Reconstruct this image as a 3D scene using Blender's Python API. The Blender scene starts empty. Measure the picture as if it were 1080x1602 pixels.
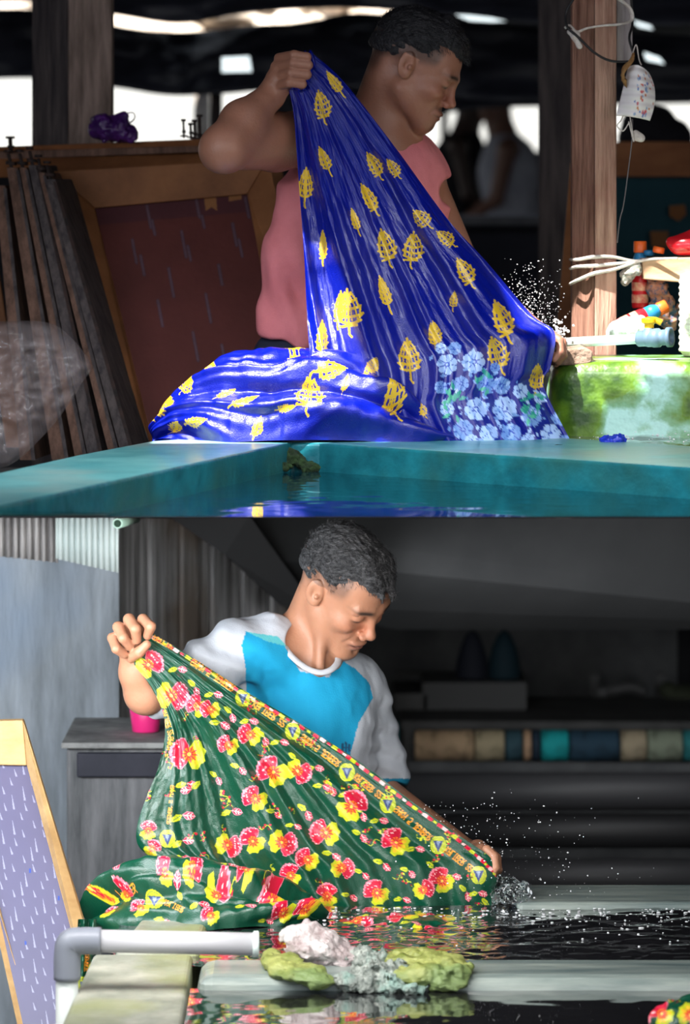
import bpy, math, random
import numpy as np
from mathutils import Vector, Matrix
random.seed(7); rng = np.random.default_rng(7)
SC = bpy.context.scene; COL = SC.collection
# ------------------------------------------------------------------ camera, world, lights, exposure
F, CZ, HOR = 6000.0, 2.3, 300.0                   # focal length in pixels, camera height, horizon row
cam_d = bpy.data.cameras.new('camera'); cam = bpy.data.objects.new('camera', cam_d); COL.objects.link(cam)
cam.location = (0, 0, CZ); cam.rotation_euler = (math.pi/2, 0, 0)
cam_d.sensor_fit = 'VERTICAL'; cam_d.sensor_height = 36.0; cam_d.lens = F/1602*36.0
cam_d.shift_y = -(801-HOR)/1602.0
cam_d.clip_start = 0.5; cam_d.clip_end = 200
cam_d.dof.use_dof = True; cam_d.dof.focus_distance = 7.8; cam_d.dof.aperture_fstop = cam_d.lens/33.0
SC.camera = cam
SC.view_settings.view_transform = 'Standard'; SC.view_settings.look = 'None'
SC.view_settings.gamma = 1.0; SC.view_settings.use_curve_mapping = False
SC.view_settings.exposure = 0.0
SC.render.engine = 'CYCLES'
SUN = Vector((-.34, -.42, .84)).normalized()
wd = bpy.data.worlds.new('sky'); SC.world = wd; wd.use_nodes = True
nt = wd.node_tree; nt.nodes.clear()
wo = nt.nodes.new('ShaderNodeOutputWorld'); wb = nt.nodes.new('ShaderNodeBackground')
tc = nt.nodes.new('ShaderNodeTexCoord'); sp = nt.nodes.new('ShaderNodeSeparateXYZ')
rp = nt.nodes.new('ShaderNodeValToRGB'); mp = nt.nodes.new('ShaderNodeMapRange')
nt.links.new(tc.outputs['Generated'], sp.inputs[0]); nt.links.new(sp.outputs['Z'], mp.inputs['Value'])
mp.inputs['From Min'].default_value = -1; mp.inputs['From Max'].default_value = 1
nt.links.new(mp.outputs[0], rp.inputs[0])
e = rp.color_ramp.elements
e[0].position = 0.0; e[0].color = (.16, .17, .18, 1)
e[1].position = 1.0; e[1].color = (.55, .72, 1.0, 1)
x = rp.color_ramp.elements.new(.49); x.color = (.30, .31, .31, 1)
x = rp.color_ramp.elements.new(.505); x.color = (1.0, .99, .93, 1)
nt.links.new(rp.outputs[0], wb.inputs[0]); wb.inputs[1].default_value = 1.25
nt.links.new(wb.outputs[0], wo.inputs[0])
def light(name, kind, loc, aim, energy, color=(1, 1, 1), size=1.0, size_y=None, spread=None):
    l = bpy.data.lights.new(name, kind); o = bpy.data.objects.new(name, l); COL.objects.link(o)
    o.location = loc; l.energy = energy; l.color = color
    d = (Vector(aim)-Vector(loc)).normalized()
    o.rotation_euler = d.to_track_quat('-Z', 'Y').to_euler()
    if kind == 'AREA':
        l.shape = 'RECTANGLE'; l.size = size; l.size_y = size_y or size
        if spread: l.spread = spread
    return o
sun = light('sun', 'SUN', (0, 0, 6), Vector((0, 0, 6))-SUN, 21, (1, .96, .9)); sun.data.angle = math.radians(.6)
light('daylight_fill_upper', 'AREA', (1.7, 5.6, 2.95), (0.0, 8.2, 2.2), 33, (1, .94, .93), 2.2, 1.2)  # added area lamp filling the dark upper interior
light('basin_fill', 'AREA', (-.1, 6.3, 2.95), (-.05, 7.35, 1.75), 17, (.93, .97, 1), 1.8, .6, spread=math.radians(75))  # added lamp under the roof to brighten the basin rim
light('daylight_fill_side', 'AREA', (-2.2, 5.0, 2.85), (-.4, 8.6, 1.9), 36, (.85, .88, 1), 1.4, .8)  # added lamp lifting the frames and post on the left
light('daylight_fill_lower', 'AREA', (-.45, 6.7, 1.52), (-.1, 8.2, 1.20), 33, (1, .97, .94), 1.5, .34)  # added lamp under the sheet, stands in for daylight from the front
light('wall_fill_lower', 'AREA', (-1.15, 7.3, 1.48), (-.5, 9.9, 1.15), 27, (.85, .93, 1), 1.1, .34)  # added lamp to brighten the plaster and plank walls
light('back_fill_lower', 'AREA', (.9, 10.2, 1.20), (.7, 12.4, .2), 4.5, (.95, .97, 1), 1.4, .3)  # added lamp to brighten the lower back wall and table

def P(x, y, Y):
    return np.array([(x-540)*Y/F, Y, CZ+(HOR-y)*Y/F])
def V(x, y, Y): return Vector(P(x, y, Y))
SLOPE = (808-HOR)/F
def zcut(Y): return CZ-SLOPE*Y                    # the plane where the upper place ends and the lower begins
def at_h(x, y, h):                                # the point of the level h below the lens seen at that pixel
    return P(x, y, h*F/(y-HOR))
# ------------------------------------------------------------------ mesh helpers
def mesh_ob(name, geo, mat=None, parent=None, smooth=True, col=None, bevel=0, solid=0, sub=0):
    Vv, Fc = geo
    Vv = np.asarray(Vv, float).reshape(-1, 3)
    base = Vector((0, 0, 0))
    p = parent
    while p is not None: base = base+p.location; p = p.parent
    me = bpy.data.meshes.new(name)
    if isinstance(Fc, np.ndarray):
        me.vertices.add(len(Vv)); me.vertices.foreach_set('co', (Vv-np.array(base)).astype(np.float32).ravel())
        k = Fc.shape[1]; n = len(Fc)
        me.loops.add(n*k); me.loops.foreach_set('vertex_index', Fc.astype(np.int32).ravel())
        me.polygons.add(n); me.polygons.foreach_set('loop_start', np.arange(0, n*k, k, dtype=np.int32))
        me.update(calc_edges=True); me.validate()
    else:
        me.from_pydata([tuple(v) for v in (Vv-np.array(base))], [], [tuple(int(i) for i in f) for f in Fc])
        me.update()
    me.polygons.foreach_set('use_smooth', [smooth]*len(me.polygons))
    if col is not None:
        ca = me.color_attributes.new('Col', 'FLOAT_COLOR', 'POINT')
        c = np.ones((len(Vv), 4), np.float32); c[:, :3] = col
        ca.data.foreach_set('color', c.ravel())
    if mat is not None:
        for m in (mat if isinstance(mat, (list, tuple)) else [mat]): me.materials.append(m)
    o = bpy.data.objects.new(name, me); COL.objects.link(o)
    if parent is not None: o.parent = parent
    if bevel:
        b = o.modifiers.new('bevel', 'BEVEL'); b.width = bevel; b.segments = 3; b.limit_method = 'ANGLE'; b.angle_limit = .6
    if solid:
        b = o.modifiers.new('solid', 'SOLIDIFY'); b.thickness = solid; b.offset = 0
    if sub:
        b = o.modifiers.new('sub', 'SUBSURF'); b.levels = b.render_levels = sub
    return o
def tag(o, label=None, cat=None, group=None, kind=None):
    if label: o['label'] = label
    if cat: o['category'] = cat
    if group: o['group'] = group
    if kind: o['kind'] = kind
    return o
def thing(name, label, cat, loc=(0, 0, 0), group=None, kind=None):
    o = bpy.data.objects.new(name, None); COL.objects.link(o); o.location = Vector(loc); o.empty_display_size = .05
    return tag(o, label, cat, group, kind)
def one(name, geo, mat, label, cat, group=None, kind=None, **k):   # a thing that is a single mesh, its origin at its own centre
    Vv, Fc = geo; Vv = np.asarray(Vv, float).reshape(-1, 3)
    c = Vv.mean(0); c[2] = Vv[:, 2].min()
    o = mesh_ob(name, (Vv-c, Fc), mat, None, **k); o.location = Vector(c)
    return tag(o, label, cat, group, kind)
def struct(name, geo, mat, smooth=False, **k):
    o = mesh_ob(name, geo, mat, None, smooth=smooth, **k); o['kind'] = 'structure'; return o
def dup(root, delta, label=None):
    r = root.copy(); COL.objects.link(r); r.location = root.location+Vector(delta)
    if label: r['label'] = label
    for ch in root.children:
        c = ch.copy(); COL.objects.link(c); c.parent = r
        for g in ch.children:
            d = g.copy(); COL.objects.link(d); d.parent = c
    return r
def join(*gs):
    Vs, Fs, n = [], [], 0
    for v, f in gs:
        v = np.asarray(v, float).reshape(-1, 3); Vs.append(v)
        Fs += [tuple(int(i)+n for i in q) for q in f]; n += len(v)
    return np.concatenate(Vs), Fs
def hexa(p8):                                      # bottom four then top four, any order round
    return np.array([list(p) for p in p8], float), [(0, 3, 2, 1), (4, 5, 6, 7), (0, 1, 5, 4), (1, 2, 6, 5), (2, 3, 7, 6), (3, 0, 4, 7)]
def box(c, s, R=None):
    c = np.array(c, float); s = np.array(s, float)/2
    q = np.array([(-1, -1, -1), (1, -1, -1), (1, 1, -1), (-1, 1, -1), (-1, -1, 1), (1, -1, 1), (1, 1, 1), (-1, 1, 1)])*s
    if R is not None: q = q@np.array(R).T
    return hexa(q+c)
def rotm(ax, a):
    return np.array(Matrix.Rotation(a, 3, ax))
def beam(a, b, w, t, up=(0, 0, 1)):                # a bar from a to b, w wide, t thick
    a = np.array(a, float); b = np.array(b, float); d = b-a; L = np.linalg.norm(d); d /= L
    u = np.array(up, float); s = np.cross(d, u); s /= np.linalg.norm(s); n = np.cross(s, d)
    q = []
    for e0 in (a, b):
        q += [e0-s*w/2-n*t/2, e0+s*w/2-n*t/2, e0+s*w/2+n*t/2, e0-s*w/2+n*t/2]
    return hexa(q)
def slab(quad, n, t):                              # four points extruded by t along n
    q = [np.array(p, float) for p in quad]; n = np.array(n, float); n /= np.linalg.norm(n)
    k = len(q); vs = q+[p+n*t for p in q]
    fs = [tuple(range(k))[::-1], tuple(range(k, 2*k))]+[(i, (i+1) % k, k+(i+1) % k, k+i) for i in range(k)]
    return np.array(vs), fs
def prism(poly, ztop, zbot):
    k = len(poly); zt = ztop if callable(ztop) else (lambda y: ztop); zb = zbot if callable(zbot) else (lambda y: zbot)
    vs = [(x, y, zb(y)) for x, y in poly]+[(x, y, zt(y)) for x, y in poly]
    fs = [tuple(range(k))[::-1], tuple(range(k, 2*k))]+[(i, (i+1) % k, k+(i+1) % k, k+i) for i in range(k)]
    return np.array(vs), fs
def spline(pts, n):
    pts = np.array(pts, float); k = len(pts)
    if k == 2: return pts[0]+(pts[1]-pts[0])*np.linspace(0, 1, n)[:, None]
    q = np.vstack([2*pts[0]-pts[1], pts, 2*pts[-1]-pts[-2]])
    t = np.linspace(0, k-1-1e-6, n); i = t.astype(int); f = (t-i)[:, None]
    a, b, c, d = q[i], q[i+1], q[i+2], q[i+3]
    return .5*((2*b)+(-a+c)*f+(2*a-5*b+4*c-d)*f*f+(-a+3*b-3*c+d)*f**3)
def tube(pts, r, n=10, res=0, cap=True, flat=1.0):
    p = spline(pts, res) if res else np.array(pts, float)
    m = len(p); r = np.interp(np.linspace(0, 1, m), np.linspace(0, 1, len(r)), r) if hasattr(r, '__len__') else np.full(m, r)
    d = np.gradient(p, axis=0); d /= np.linalg.norm(d, axis=1)[:, None]+1e-12
    u = np.cross(d[0], (0, 0, 1));
    if np.linalg.norm(u) < .1: u = np.cross(d[0], (0, 1, 0))
    vs = []
    for i in range(m):
        u = u-d[i]*np.dot(u, d[i]); u /= np.linalg.norm(u); w = np.cross(d[i], u)
        for k in range(n):
            a = 2*math.pi*k/n; vs.append(p[i]+r[i]*(math.cos(a)*u+flat*math.sin(a)*w))
    fs = [(i*n+k, i*n+(k+1) % n, (i+1)*n+(k+1) % n, (i+1)*n+k) for i in range(m-1) for k in range(n)]
    if cap: fs += [tuple(range(n))[::-1], tuple((m-1)*n+k for k in range(n))]
    return np.array(vs), fs
def lathe(prof, c, axis=(0, 0, 1), n=24):          # (radius, height) pairs
    ax = Vector(axis).normalized(); q = ax.to_track_quat('Z', 'Y').to_matrix(); q = np.array(q)
    vs = []
    for r, h in prof:
        for k in range(n):
            a = 2*math.pi*k/n; vs.append(np.array(c)+q@np.array([r*math.cos(a), r*math.sin(a), h]))
    m = len(prof)
    fs = [(i*n+k, i*n+(k+1) % n, (i+1)*n+(k+1) % n, (i+1)*n+k) for i in range(m-1) for k in range(n)]
    fs += [tuple(range(n))[::-1], tuple((m-1)*n+k for k in range(n))]
    return np.array(vs), fs
def ico(c, r, sub=2):
    import bmesh
    bm = bmesh.new(); bmesh.ops.create_icosphere(bm, subdivisions=sub, radius=1.0)
    v = np.array([q.co[:] for q in bm.verts])*np.array(r)+np.array(c); f = [tuple(q.index for q in p.verts) for p in bm.faces]
    bm.free(); return v, f
def gridfaces(nu, nv, wrap=False):
    i = np.arange(nu*nv).reshape(nv, nu)
    return np.stack([i[:-1, :-1], i[:-1, 1:], i[1:, 1:], i[1:, :-1]], -1).reshape(-1, 4)
# ------------------------------------------------------------------ noise
def _h(ix, iy, iz):
    n = (ix.astype(np.int64)*374761393+iy.astype(np.int64)*668265263+iz.astype(np.int64)*2147483647) & 0xffffffff
    n = ((n ^ (n >> 13))*1274126177) & 0xffffffff
    return ((n ^ (n >> 16)) & 0xffff)/65535.0
def vnoise(x, y, z=0.0):
    x, y, z = np.broadcast_arrays(np.asarray(x, float), np.asarray(y, float), np.asarray(z, float))
    ix, iy, iz = np.floor(x), np.floor(y), np.floor(z); fx, fy, fz = x-ix, y-iy, z-iz
    fx, fy, fz = [f*f*f*(f*(f*6-15)+10) for f in (fx, fy, fz)]
    r = 0
    for a in (0, 1):
        for b in (0, 1):
            for c in (0, 1):
                r = r+_h(ix+a, iy+b, iz+c)*(fx if a else 1-fx)*(fy if b else 1-fy)*(fz if c else 1-fz)
    return r*2-1
def fbm(x, y, z=0.0, o=3):
    return sum(vnoise(np.asarray(x)*2**k+17*k, np.asarray(y)*2**k, np.asarray(z)*2**k)/2**k for k in range(o))
def sstep(a, b, x):
    t = np.clip((x-a)/(b-a), 0, 1); return t*t*(3-2*t)
# ------------------------------------------------------------------ materials
MATS = {}
def mat(name, c1, c2=None, scale=8.0, stretch=(1, 1, 1), rough=.6, bump=0.0, bscale=None, metal=0.0, spec=.5, coat=0.0,
        attr=False, trans=0.0, alpha=1.0, sss=0.0, emit=None, c3=None, ior=1.45, detail=6, ramp=(.35, .65), bstretch=None, coatr=.1):
    m = bpy.data.materials.new(name); m.use_nodes = True; t = m.node_tree; N = t.nodes; L = t.links
    b = N['Principled BSDF']; MATS[name] = m
    b.inputs['Roughness'].default_value = rough; b.inputs['Metallic'].default_value = metal
    b.inputs['Specular IOR Level'].default_value = spec; b.inputs['Coat Weight'].default_value = coat
    b.inputs['Coat Roughness'].default_value = coatr; b.inputs['IOR'].default_value = ior
    b.inputs['Transmission Weight'].default_value = trans; b.inputs['Alpha'].default_value = alpha
    if sss:
        b.inputs['Subsurface Weight'].default_value = sss; b.inputs['Subsurface Radius'].default_value = (1, .35, .2)
        b.inputs['Subsurface Scale'].default_value = .008
    tcn = N.new('ShaderNodeTexCoord'); mpn = N.new('ShaderNodeMapping'); mpn.inputs['Scale'].default_value = stretch
    L.new(tcn.outputs['Object'], mpn.inputs[0])
    if attr:
        a = N.new('ShaderNodeAttribute'); a.attribute_name = 'Col'; src = a.outputs['Color']
        n = N.new('ShaderNodeTexNoise'); n.inputs['Scale'].default_value = scale; n.inputs['Detail'].default_value = detail
        L.new(mpn.outputs[0], n.inputs['Vector'])
        mr = N.new('ShaderNodeMapRange'); mr.inputs['To Min'].default_value = 1-attr*.5; mr.inputs['To Max'].default_value = 1+attr*.5
        L.new(n.outputs['Fac'], mr.inputs['Value'])
        mx = N.new('ShaderNodeVectorMath'); mx.operation = 'SCALE'; L.new(src, mx.inputs[0]); L.new(mr.outputs[0], mx.inputs['Scale'])
        L.new(mx.outputs[0], b.inputs['Base Color'])
    elif c2 is None:
        b.inputs['Base Color'].default_value = (*c1, 1)
    else:
        n = N.new('ShaderNodeTexNoise'); n.inputs['Scale'].default_value = scale; n.inputs['Detail'].default_value = detail
        n.inputs['Roughness'].default_value = .62
        L.new(mpn.outputs[0], n.inputs['Vector'])
        r = N.new('ShaderNodeValToRGB'); L.new(n.outputs['Fac'], r.inputs[0])
        r.color_ramp.elements[0].position = ramp[0]; r.color_ramp.elements[0].color = (*c1, 1)
        r.color_ramp.elements[1].position = ramp[1]; r.color_ramp.elements[1].color = (*c2, 1)
        out = r.outputs[0]
        if c3 is not None:
            n2 = N.new('ShaderNodeTexNoise'); n2.inputs['Scale'].default_value = scale*.35; n2.inputs['Detail'].default_value = 4
            L.new(tcn.outputs['Object'], n2.inputs['Vector'])
            r2 = N.new('ShaderNodeValToRGB'); r2.color_ramp.elements[0].position = .5; r2.color_ramp.elements[1].position = .62
            L.new(n2.outputs['Fac'], r2.inputs[0])
            mx = N.new('ShaderNodeMixRGB'); L.new(r2.outputs[0], mx.inputs[0]); L.new(out, mx.inputs[1]); mx.inputs[2].default_value = (*c3, 1)
            out = mx.outputs[0]
        L.new(out, b.inputs['Base Color'])
    if bump:
        nb = N.new('ShaderNodeTexNoise'); nb.inputs['Scale'].default_value = bscale or scale*3; nb.inputs['Detail'].default_value = 5
        if bstretch:
            mb = N.new('ShaderNodeMapping'); mb.inputs['Scale'].default_value = bstretch; L.new(tcn.outputs['Object'], mb.inputs[0]); L.new(mb.outputs[0], nb.inputs['Vector'])
        else: L.new(mpn.outputs[0], nb.inputs['Vector'])
        bp = N.new('ShaderNodeBump'); bp.inputs['Strength'].default_value = bump; bp.inputs['Distance'].default_value = .01
        L.new(nb.outputs['Fac'], bp.inputs['Height']); L.new(bp.outputs[0], b.inputs['Normal'])
    if emit:
        b.inputs['Emission Color'].default_value = (*emit[0], 1); b.inputs['Emission Strength'].default_value = emit[1]
    return m
# ------------------------------------------------------------------ smooth solid shapes (signed distance, meshed by surface nets)
def rc(a, b, ra, rb, k=.01, op='add'):
    a, b = np.array(a, float), np.array(b, float)
    return dict(t='rc', a=a, b=b, ra=ra, rb=rb, k=k, op=op, c=(a+b)/2, R=np.linalg.norm(b-a)/2+max(ra, rb))
def el(c, r, R=None, k=.01, op='add'):
    return dict(t='el', c=np.array(c, float), r=np.array(r, float), M=np.eye(3) if R is None else np.array(R, float), k=k, op=op, R=max(r))
def plane(p, n, k=.002):                            # keeps the side the normal points away from
    n = np.array(n, float); n /= np.linalg.norm(n)
    return dict(t='pl', p=np.array(p, float), n=n, k=k, op='cut', R=1e9, c=np.zeros(3))
def sd(p, s):
    if s['t'] == 'rc':
        ab = s['b']-s['a']; q = p-s['a']; t = np.clip(q@ab/max(ab@ab, 1e-12), 0, 1)
        return np.linalg.norm(q-t[..., None]*ab, axis=-1)-(s['ra']+t*(s['rb']-s['ra']))
    if s['t'] == 'el':
        q = (p-s['c'])@s['M']
        k0 = np.linalg.norm(q/s['r'], axis=-1); k1 = np.linalg.norm(q/(s['r']**2), axis=-1)+1e-9
        return k0*(k0-1)/k1
    return (p-s['p'])@s['n']
def sdf_eval(p, prims):
    d = np.full(p.shape[:-1], 9.0)
    for s in prims:
        e = sd(p, s); k = s['k']
        if s['op'] == 'add':
            h = np.maximum(k-np.abs(d-e), 0)/k; d = np.minimum(d, e)-h*h*k*.25
        elif s['op'] == 'sub':
            e = -e; h = np.maximum(k-np.abs(d-e), 0)/k; d = np.maximum(d, e)+h*h*k*.25
        else:
            h = np.maximum(k-np.abs(d-e), 0)/k; d = np.maximum(d, e)+h*h*k*.25
    return d
def sdf_mesh(prims, vox, disp=None):
    adds = [s for s in prims if s['op'] == 'add']
    lo = np.min([s['c']-s['R'] for s in adds], 0)-vox*3; hi = np.max([s['c']+s['R'] for s in adds], 0)+vox*3
    n = 20; nb = np.ceil((hi-lo)/(vox*n)).astype(int); BR = vox*(n+2)*.87
    ids, pos, quads = [], [], []
    BIG = 1 << 14
    C = np.stack([s['c'] for s in prims]); R = np.array([s['R']+max(s['k'], 0)+vox*2 for s in prims])
    isadd = np.array([s['op'] == 'add' for s in prims])
    for bx in range(nb[0]):
        for by in range(nb[1]):
            for bz in range(nb[2]):
                g0 = np.array([bx, by, bz])*n; cen = lo+(g0+n/2)*vox
                near = np.linalg.norm(C-cen, axis=1) < R+BR
                if not (near & isadd).any(): continue
                sub = [prims[i] for i in np.nonzero(near)[0]]
                if abs(sdf_eval(cen[None], sub)[0]) > BR*1.6+.01: continue
                r = np.arange(-1, n+1)
                gx, gy, gz = np.meshgrid(g0[0]+r, g0[1]+r, g0[2]+r, indexing='ij')
                pts = np.stack([gx, gy, gz], -1)*vox+lo
                v = sdf_eval(pts, sub)
                if disp is not None: v = v-disp(pts)
                s = v < 0
                if s.all() or not s.any(): continue
                m = n+1
                acc = np.zeros((m, m, m, 3)); cnt = np.zeros((m, m, m))
                for ax in range(3):
                    o1, o2 = [a for a in range(3) if a != ax]
                    for d1 in (0, 1):
                        for d2 in (0, 1):
                            A = [slice(0, m)]*3; B = [slice(0, m)]*3
                            A[o1] = B[o1] = slice(d1, m+d1); A[o2] = B[o2] = slice(d2, m+d2); B[ax] = slice(1, m+1)
                            va, vb = v[tuple(A)], v[tuple(B)]; cr = (va < 0) != (vb < 0)
                            t = np.where(cr, va/np.where(cr, va-vb, 1), 0)
                            off = np.zeros((m, m, m, 3)); off[..., ax] = t; off[..., o1] = d1; off[..., o2] = d2
                            acc += off*cr[..., None]; cnt += cr
                act = cnt > 0
                gi = np.stack([gx, gy, gz], -1)[:m, :m, :m]
                pp = (gi+acc/np.maximum(cnt, 1)[..., None])*vox+lo
                gid = ((gi[..., 0]+1)*BIG+(gi[..., 1]+1))*BIG+(gi[..., 2]+1)
                ids.append(gid[act]); pos.append(pp[act])
                for ax in range(3):
                    o1, o2 = (ax+1) % 3, (ax+2) % 3
                    A = [slice(1, m)]*3; B = [slice(1, m)]*3; B[ax] = slice(2, m+1)
                    va, vb = s[tuple(A)], s[tuple(B)]; cr = va != vb
                    idx = np.argwhere(cr)+1
                    if not len(idx): continue
                    q = []
                    for d1, d2 in ((-1, -1), (0, -1), (0, 0), (-1, 0)):
                        j = idx.copy(); j[:, o1] += d1; j[:, o2] += d2; q.append(gid[j[:, 0], j[:, 1], j[:, 2]])
                    q = np.stack(q, 1); ins = va[cr]
                    q[~ins] = q[~ins][:, ::-1]
                    quads.append(q)
    ids = np.concatenate(ids); pos = np.concatenate(pos); quads = np.concatenate(quads)
    u, fi = np.unique(ids, return_index=True); vs = pos[fi]
    j = np.searchsorted(u, quads); j = np.clip(j, 0, len(u)-1); ok = (u[j] == quads).all(1)
    return vs, j[ok]
def inpoly(x, y, poly):
    x = np.asarray(x); y = np.asarray(y); r = np.zeros(x.shape, bool); n = len(poly); j = n-1
    for i in range(n):
        xi, yi = poly[i]; xj, yj = poly[j]
        if yi != yj: r ^= ((yi > y) != (yj > y)) & (x < (xj-xi)*(y-yi)/(yj-yi)+xi)
        j = i
    return r
class Canvas:
    def __init__(s, x0, y0, x1, y1, sc, base):
        s.x0, s.y0, s.s = x0, y0, sc; s.w, s.h = int((x1-x0)*sc), int((y1-y0)*sc)
        s.a = np.empty((s.h, s.w, 3), np.float32); s.a[:] = base
    def win(s, xs, ys, pad=0):
        i0 = max(0, int((min(xs)-pad-s.x0)*s.s)); i1 = min(s.w, int((max(xs)+pad-s.x0)*s.s)+2)
        j0 = max(0, int((min(ys)-pad-s.y0)*s.s)); j1 = min(s.h, int((max(ys)+pad-s.y0)*s.s)+2)
        if i1 <= i0 or j1 <= j0: return None
        X, Y = np.meshgrid((np.arange(i0, i1)+.5)/s.s+s.x0, (np.arange(j0, j1)+.5)/s.s+s.y0)
        return s.a[j0:j1, i0:i1], X, Y
    def poly(s, pts, c):
        pts = np.array(pts); r = s.win(pts[:, 0], pts[:, 1])
        if r: r[0][inpoly(r[1], r[2], [tuple(p) for p in pts])] = c
    def line(s, pts, w, c):
        pts = np.array(pts, float)
        for a, b in zip(pts[:-1], pts[1:]):
            r = s.win((a[0], b[0]), (a[1], b[1]), w)
            if not r: continue
            A, X, Y = r; d = b-a; t = np.clip(((X-a[0])*d[0]+(Y-a[1])*d[1])/max(d@d, 1e-9), 0, 1)
            A[np.hypot(X-a[0]-t*d[0], Y-a[1]-t*d[1]) < w/2] = c
    def disc(s, x, y, r, c, ry=None):
        q = s.win((x-r, x+r), (y-r, y+r), 1)
        if q: q[0][((q[1]-x)/r)**2+((q[2]-y)/(ry or r))**2 < 1] = c
    def sample(s, x, y):
        i = np.clip(((x-s.x0)*s.s).astype(int), 0, s.w-1); j = np.clip(((y-s.y0)*s.s).astype(int), 0, s.h-1); return s.a[j, i]
def xf(pts, x, y, sc, a, asp=1.0):
    p = np.array(pts, float)*[sc*asp, sc]; c, s = math.cos(a), math.sin(a)
    return np.stack([x+p[:, 0]*c-p[:, 1]*s, y+p[:, 0]*s+p[:, 1]*c], 1)
# ------------------------------------------------------------------ shared materials
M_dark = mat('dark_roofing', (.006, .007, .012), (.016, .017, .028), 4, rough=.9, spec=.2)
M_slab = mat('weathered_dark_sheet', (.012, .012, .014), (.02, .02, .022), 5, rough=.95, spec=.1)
M_post = mat('bare_weathered_wood', (.13, .095, .08), (.31, .23, .20), 9, (6, 6, .7), rough=.85, bump=.5)
M_redpost = mat('reddish_stained_wood', (.13, .055, .035), (.38, .20, .14), 8, (7, 7, .6), rough=.8, bump=.5, c3=(.15, .05, .05))
M_grey = mat('grey_wood', (.20, .17, .18), (.36, .33, .33), 9, (7, 7, .6), rough=.85, bump=.4)
M_orange = mat('orange_brown_wood', (.17, .062, .022), (.31, .125, .046), 6, (1, 1, 1), rough=.7, bump=.3, c3=(.16, .07, .03))
M_brown = mat('brown_wood', (.075, .04, .028), (.19, .105, .075), 9, (5, 5, .5), rough=.8, bump=.5)
M_darkwood = mat('dark_wood', (.028, .023, .027), (.10, .082, .08), 9, (5, 5, .5), rough=.8, bump=.5)
M_iron = mat('rusty_iron', (.02, .016, .016), (.06, .035, .03), 40, rough=.7, metal=.4)
M_teal = mat('turquoise_painted_concrete', (.05, .28, .31), (.17, .47, .47), 7, rough=.35, bump=.35, bscale=25, c3=(.24, .37, .35), coat=.2)
M_tealshade = mat('wet_shaded_turquoise_concrete', (.005, .08, .105), (.012, .17, .21), 9, rough=.3, bump=.4, bscale=25, c3=(.02, .10, .09))  # wet inner face, its weaker light put into the darker colour
M_moss = mat('mossy_painted_concrete', (.10, .22, .02), (.50, .80, .55), 5, rough=.5, bump=.6, bscale=18, c3=(.06, .30, .22))
M_conc = mat('damp_grey_concrete', (.05, .055, .06), (.22, .22, .23), 5, (3, 3, .5), rough=.75, bump=.5, c3=(.06, .065, .075))
M_rimlow = mat('pale_green_concrete', (.17, .19, .15), (.42, .42, .35), 7, rough=.5, bump=.5, c3=(.26, .28, .14))
M_rimwet = mat('wet_grey_green_concrete', (.10, .14, .14), (.27, .31, .28), 7, (.4, 3, 3), rough=.35, bump=.3, coat=.3)
M_plaster = mat('bluish_stained_plaster', (.30, .34, .38), (.55, .62, .70), 4, (3, 3, .7), rough=.8, bump=.4, c3=(.38, .47, .60))
M_plank = mat('grey_planks', (.13, .127, .13), (.46, .45, .45), 7, (9, 9, .35), rough=.85, bump=.5, c3=(.20, .16, .13))
M_back = mat('dark_brick', (.08, .083, .088), (.14, .145, .15), 6, rough=.9, bump=.3)  # dark base colour stands in for light falling off with depth
# ================================================================== the lower yard ceiling / upper floor
zt = lambda y: zcut(y)
Vs = [(-5, 6.2), (5, 6.2), (5, 14.0), (-5, 14.0)]
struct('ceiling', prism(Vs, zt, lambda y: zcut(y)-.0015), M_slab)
# ------------------------------------------------------------------ upper place: roof with gaps
ROOFZ = 3.0
def roofproj(poly): return [(P(*q)+np.array(SUN)*((ROOFZ-P(*q)[2])/SUN.z))[:2] for q in poly]
holes = []
for pl, ya, yb in (([(225, 700), (232, 600), (330, 530), (470, 530), (575, 570), (600, 600), (440, 665), (380, 700)], 7.72, 8.06),
                   ([(890, 432), (925, 405), (945, 440), (972, 525), (972, 550), (890, 550)], 8.30, 8.42),
                   ([(968, 540), (1000, 402), (1110, 392), (1110, 550), (965, 550)], 8.20, 8.40),
                   ([(858, 575), (858, 515), (1060, 525), (1100, 560), (1060, 572), (960, 590), (915, 635), (862, 650)], 7.968, 8.24)):
    for y_ in np.arange(ya, yb+.001, .02): holes.append(roofproj([(a, b, y_) for a, b in pl]))
RX0, RX1, RY0, RY1, rs = -2.0, 1.6, 5.6, 8.6, .02
nx, ny = int((RX1-RX0)/rs), int((RY1-RY0)/rs)
gx, gy = np.meshgrid(RX0+(np.arange(nx)+.5)*rs, RY0+(np.arange(ny)+.5)*rs)
keep = np.ones(gx.shape, bool)
for h in holes: keep &= ~(inpoly(gx, gy, h) & (gy < 7.93))
vx, vy = np.meshgrid(RX0+np.arange(nx+1)*rs, RY0+np.arange(ny+1)*rs)
vv = np.stack([vx.ravel(), vy.ravel(), np.full(vx.size, ROOFZ)], 1)
fa = gridfaces(nx+1, ny+1)[keep.ravel()]
def frame_rect(x0, x1, y0, y1, X0, X1, Y0, Y1, z, t):
    return join(box(((X0+x0)/2, (Y0+Y1)/2, z), (x0-X0, Y1-Y0, t)), box(((X1+x1)/2, (Y0+Y1)/2, z), (X1-x1, Y1-Y0, t)),
                box(((x0+x1)/2, (Y0+y0)/2, z), (x1-x0, y0-Y0, t)), box(((x0+x1)/2, (Y1+y1)/2, z), (x1-x0, Y1-y1, t)))
struct('ceiling', join(frame_rect(RX0, RX1, RY0, RY1, -5, 5, 5.4, 13.4, ROOFZ, .02), (vv, [tuple(f) for f in fa])), M_dark)
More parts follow.
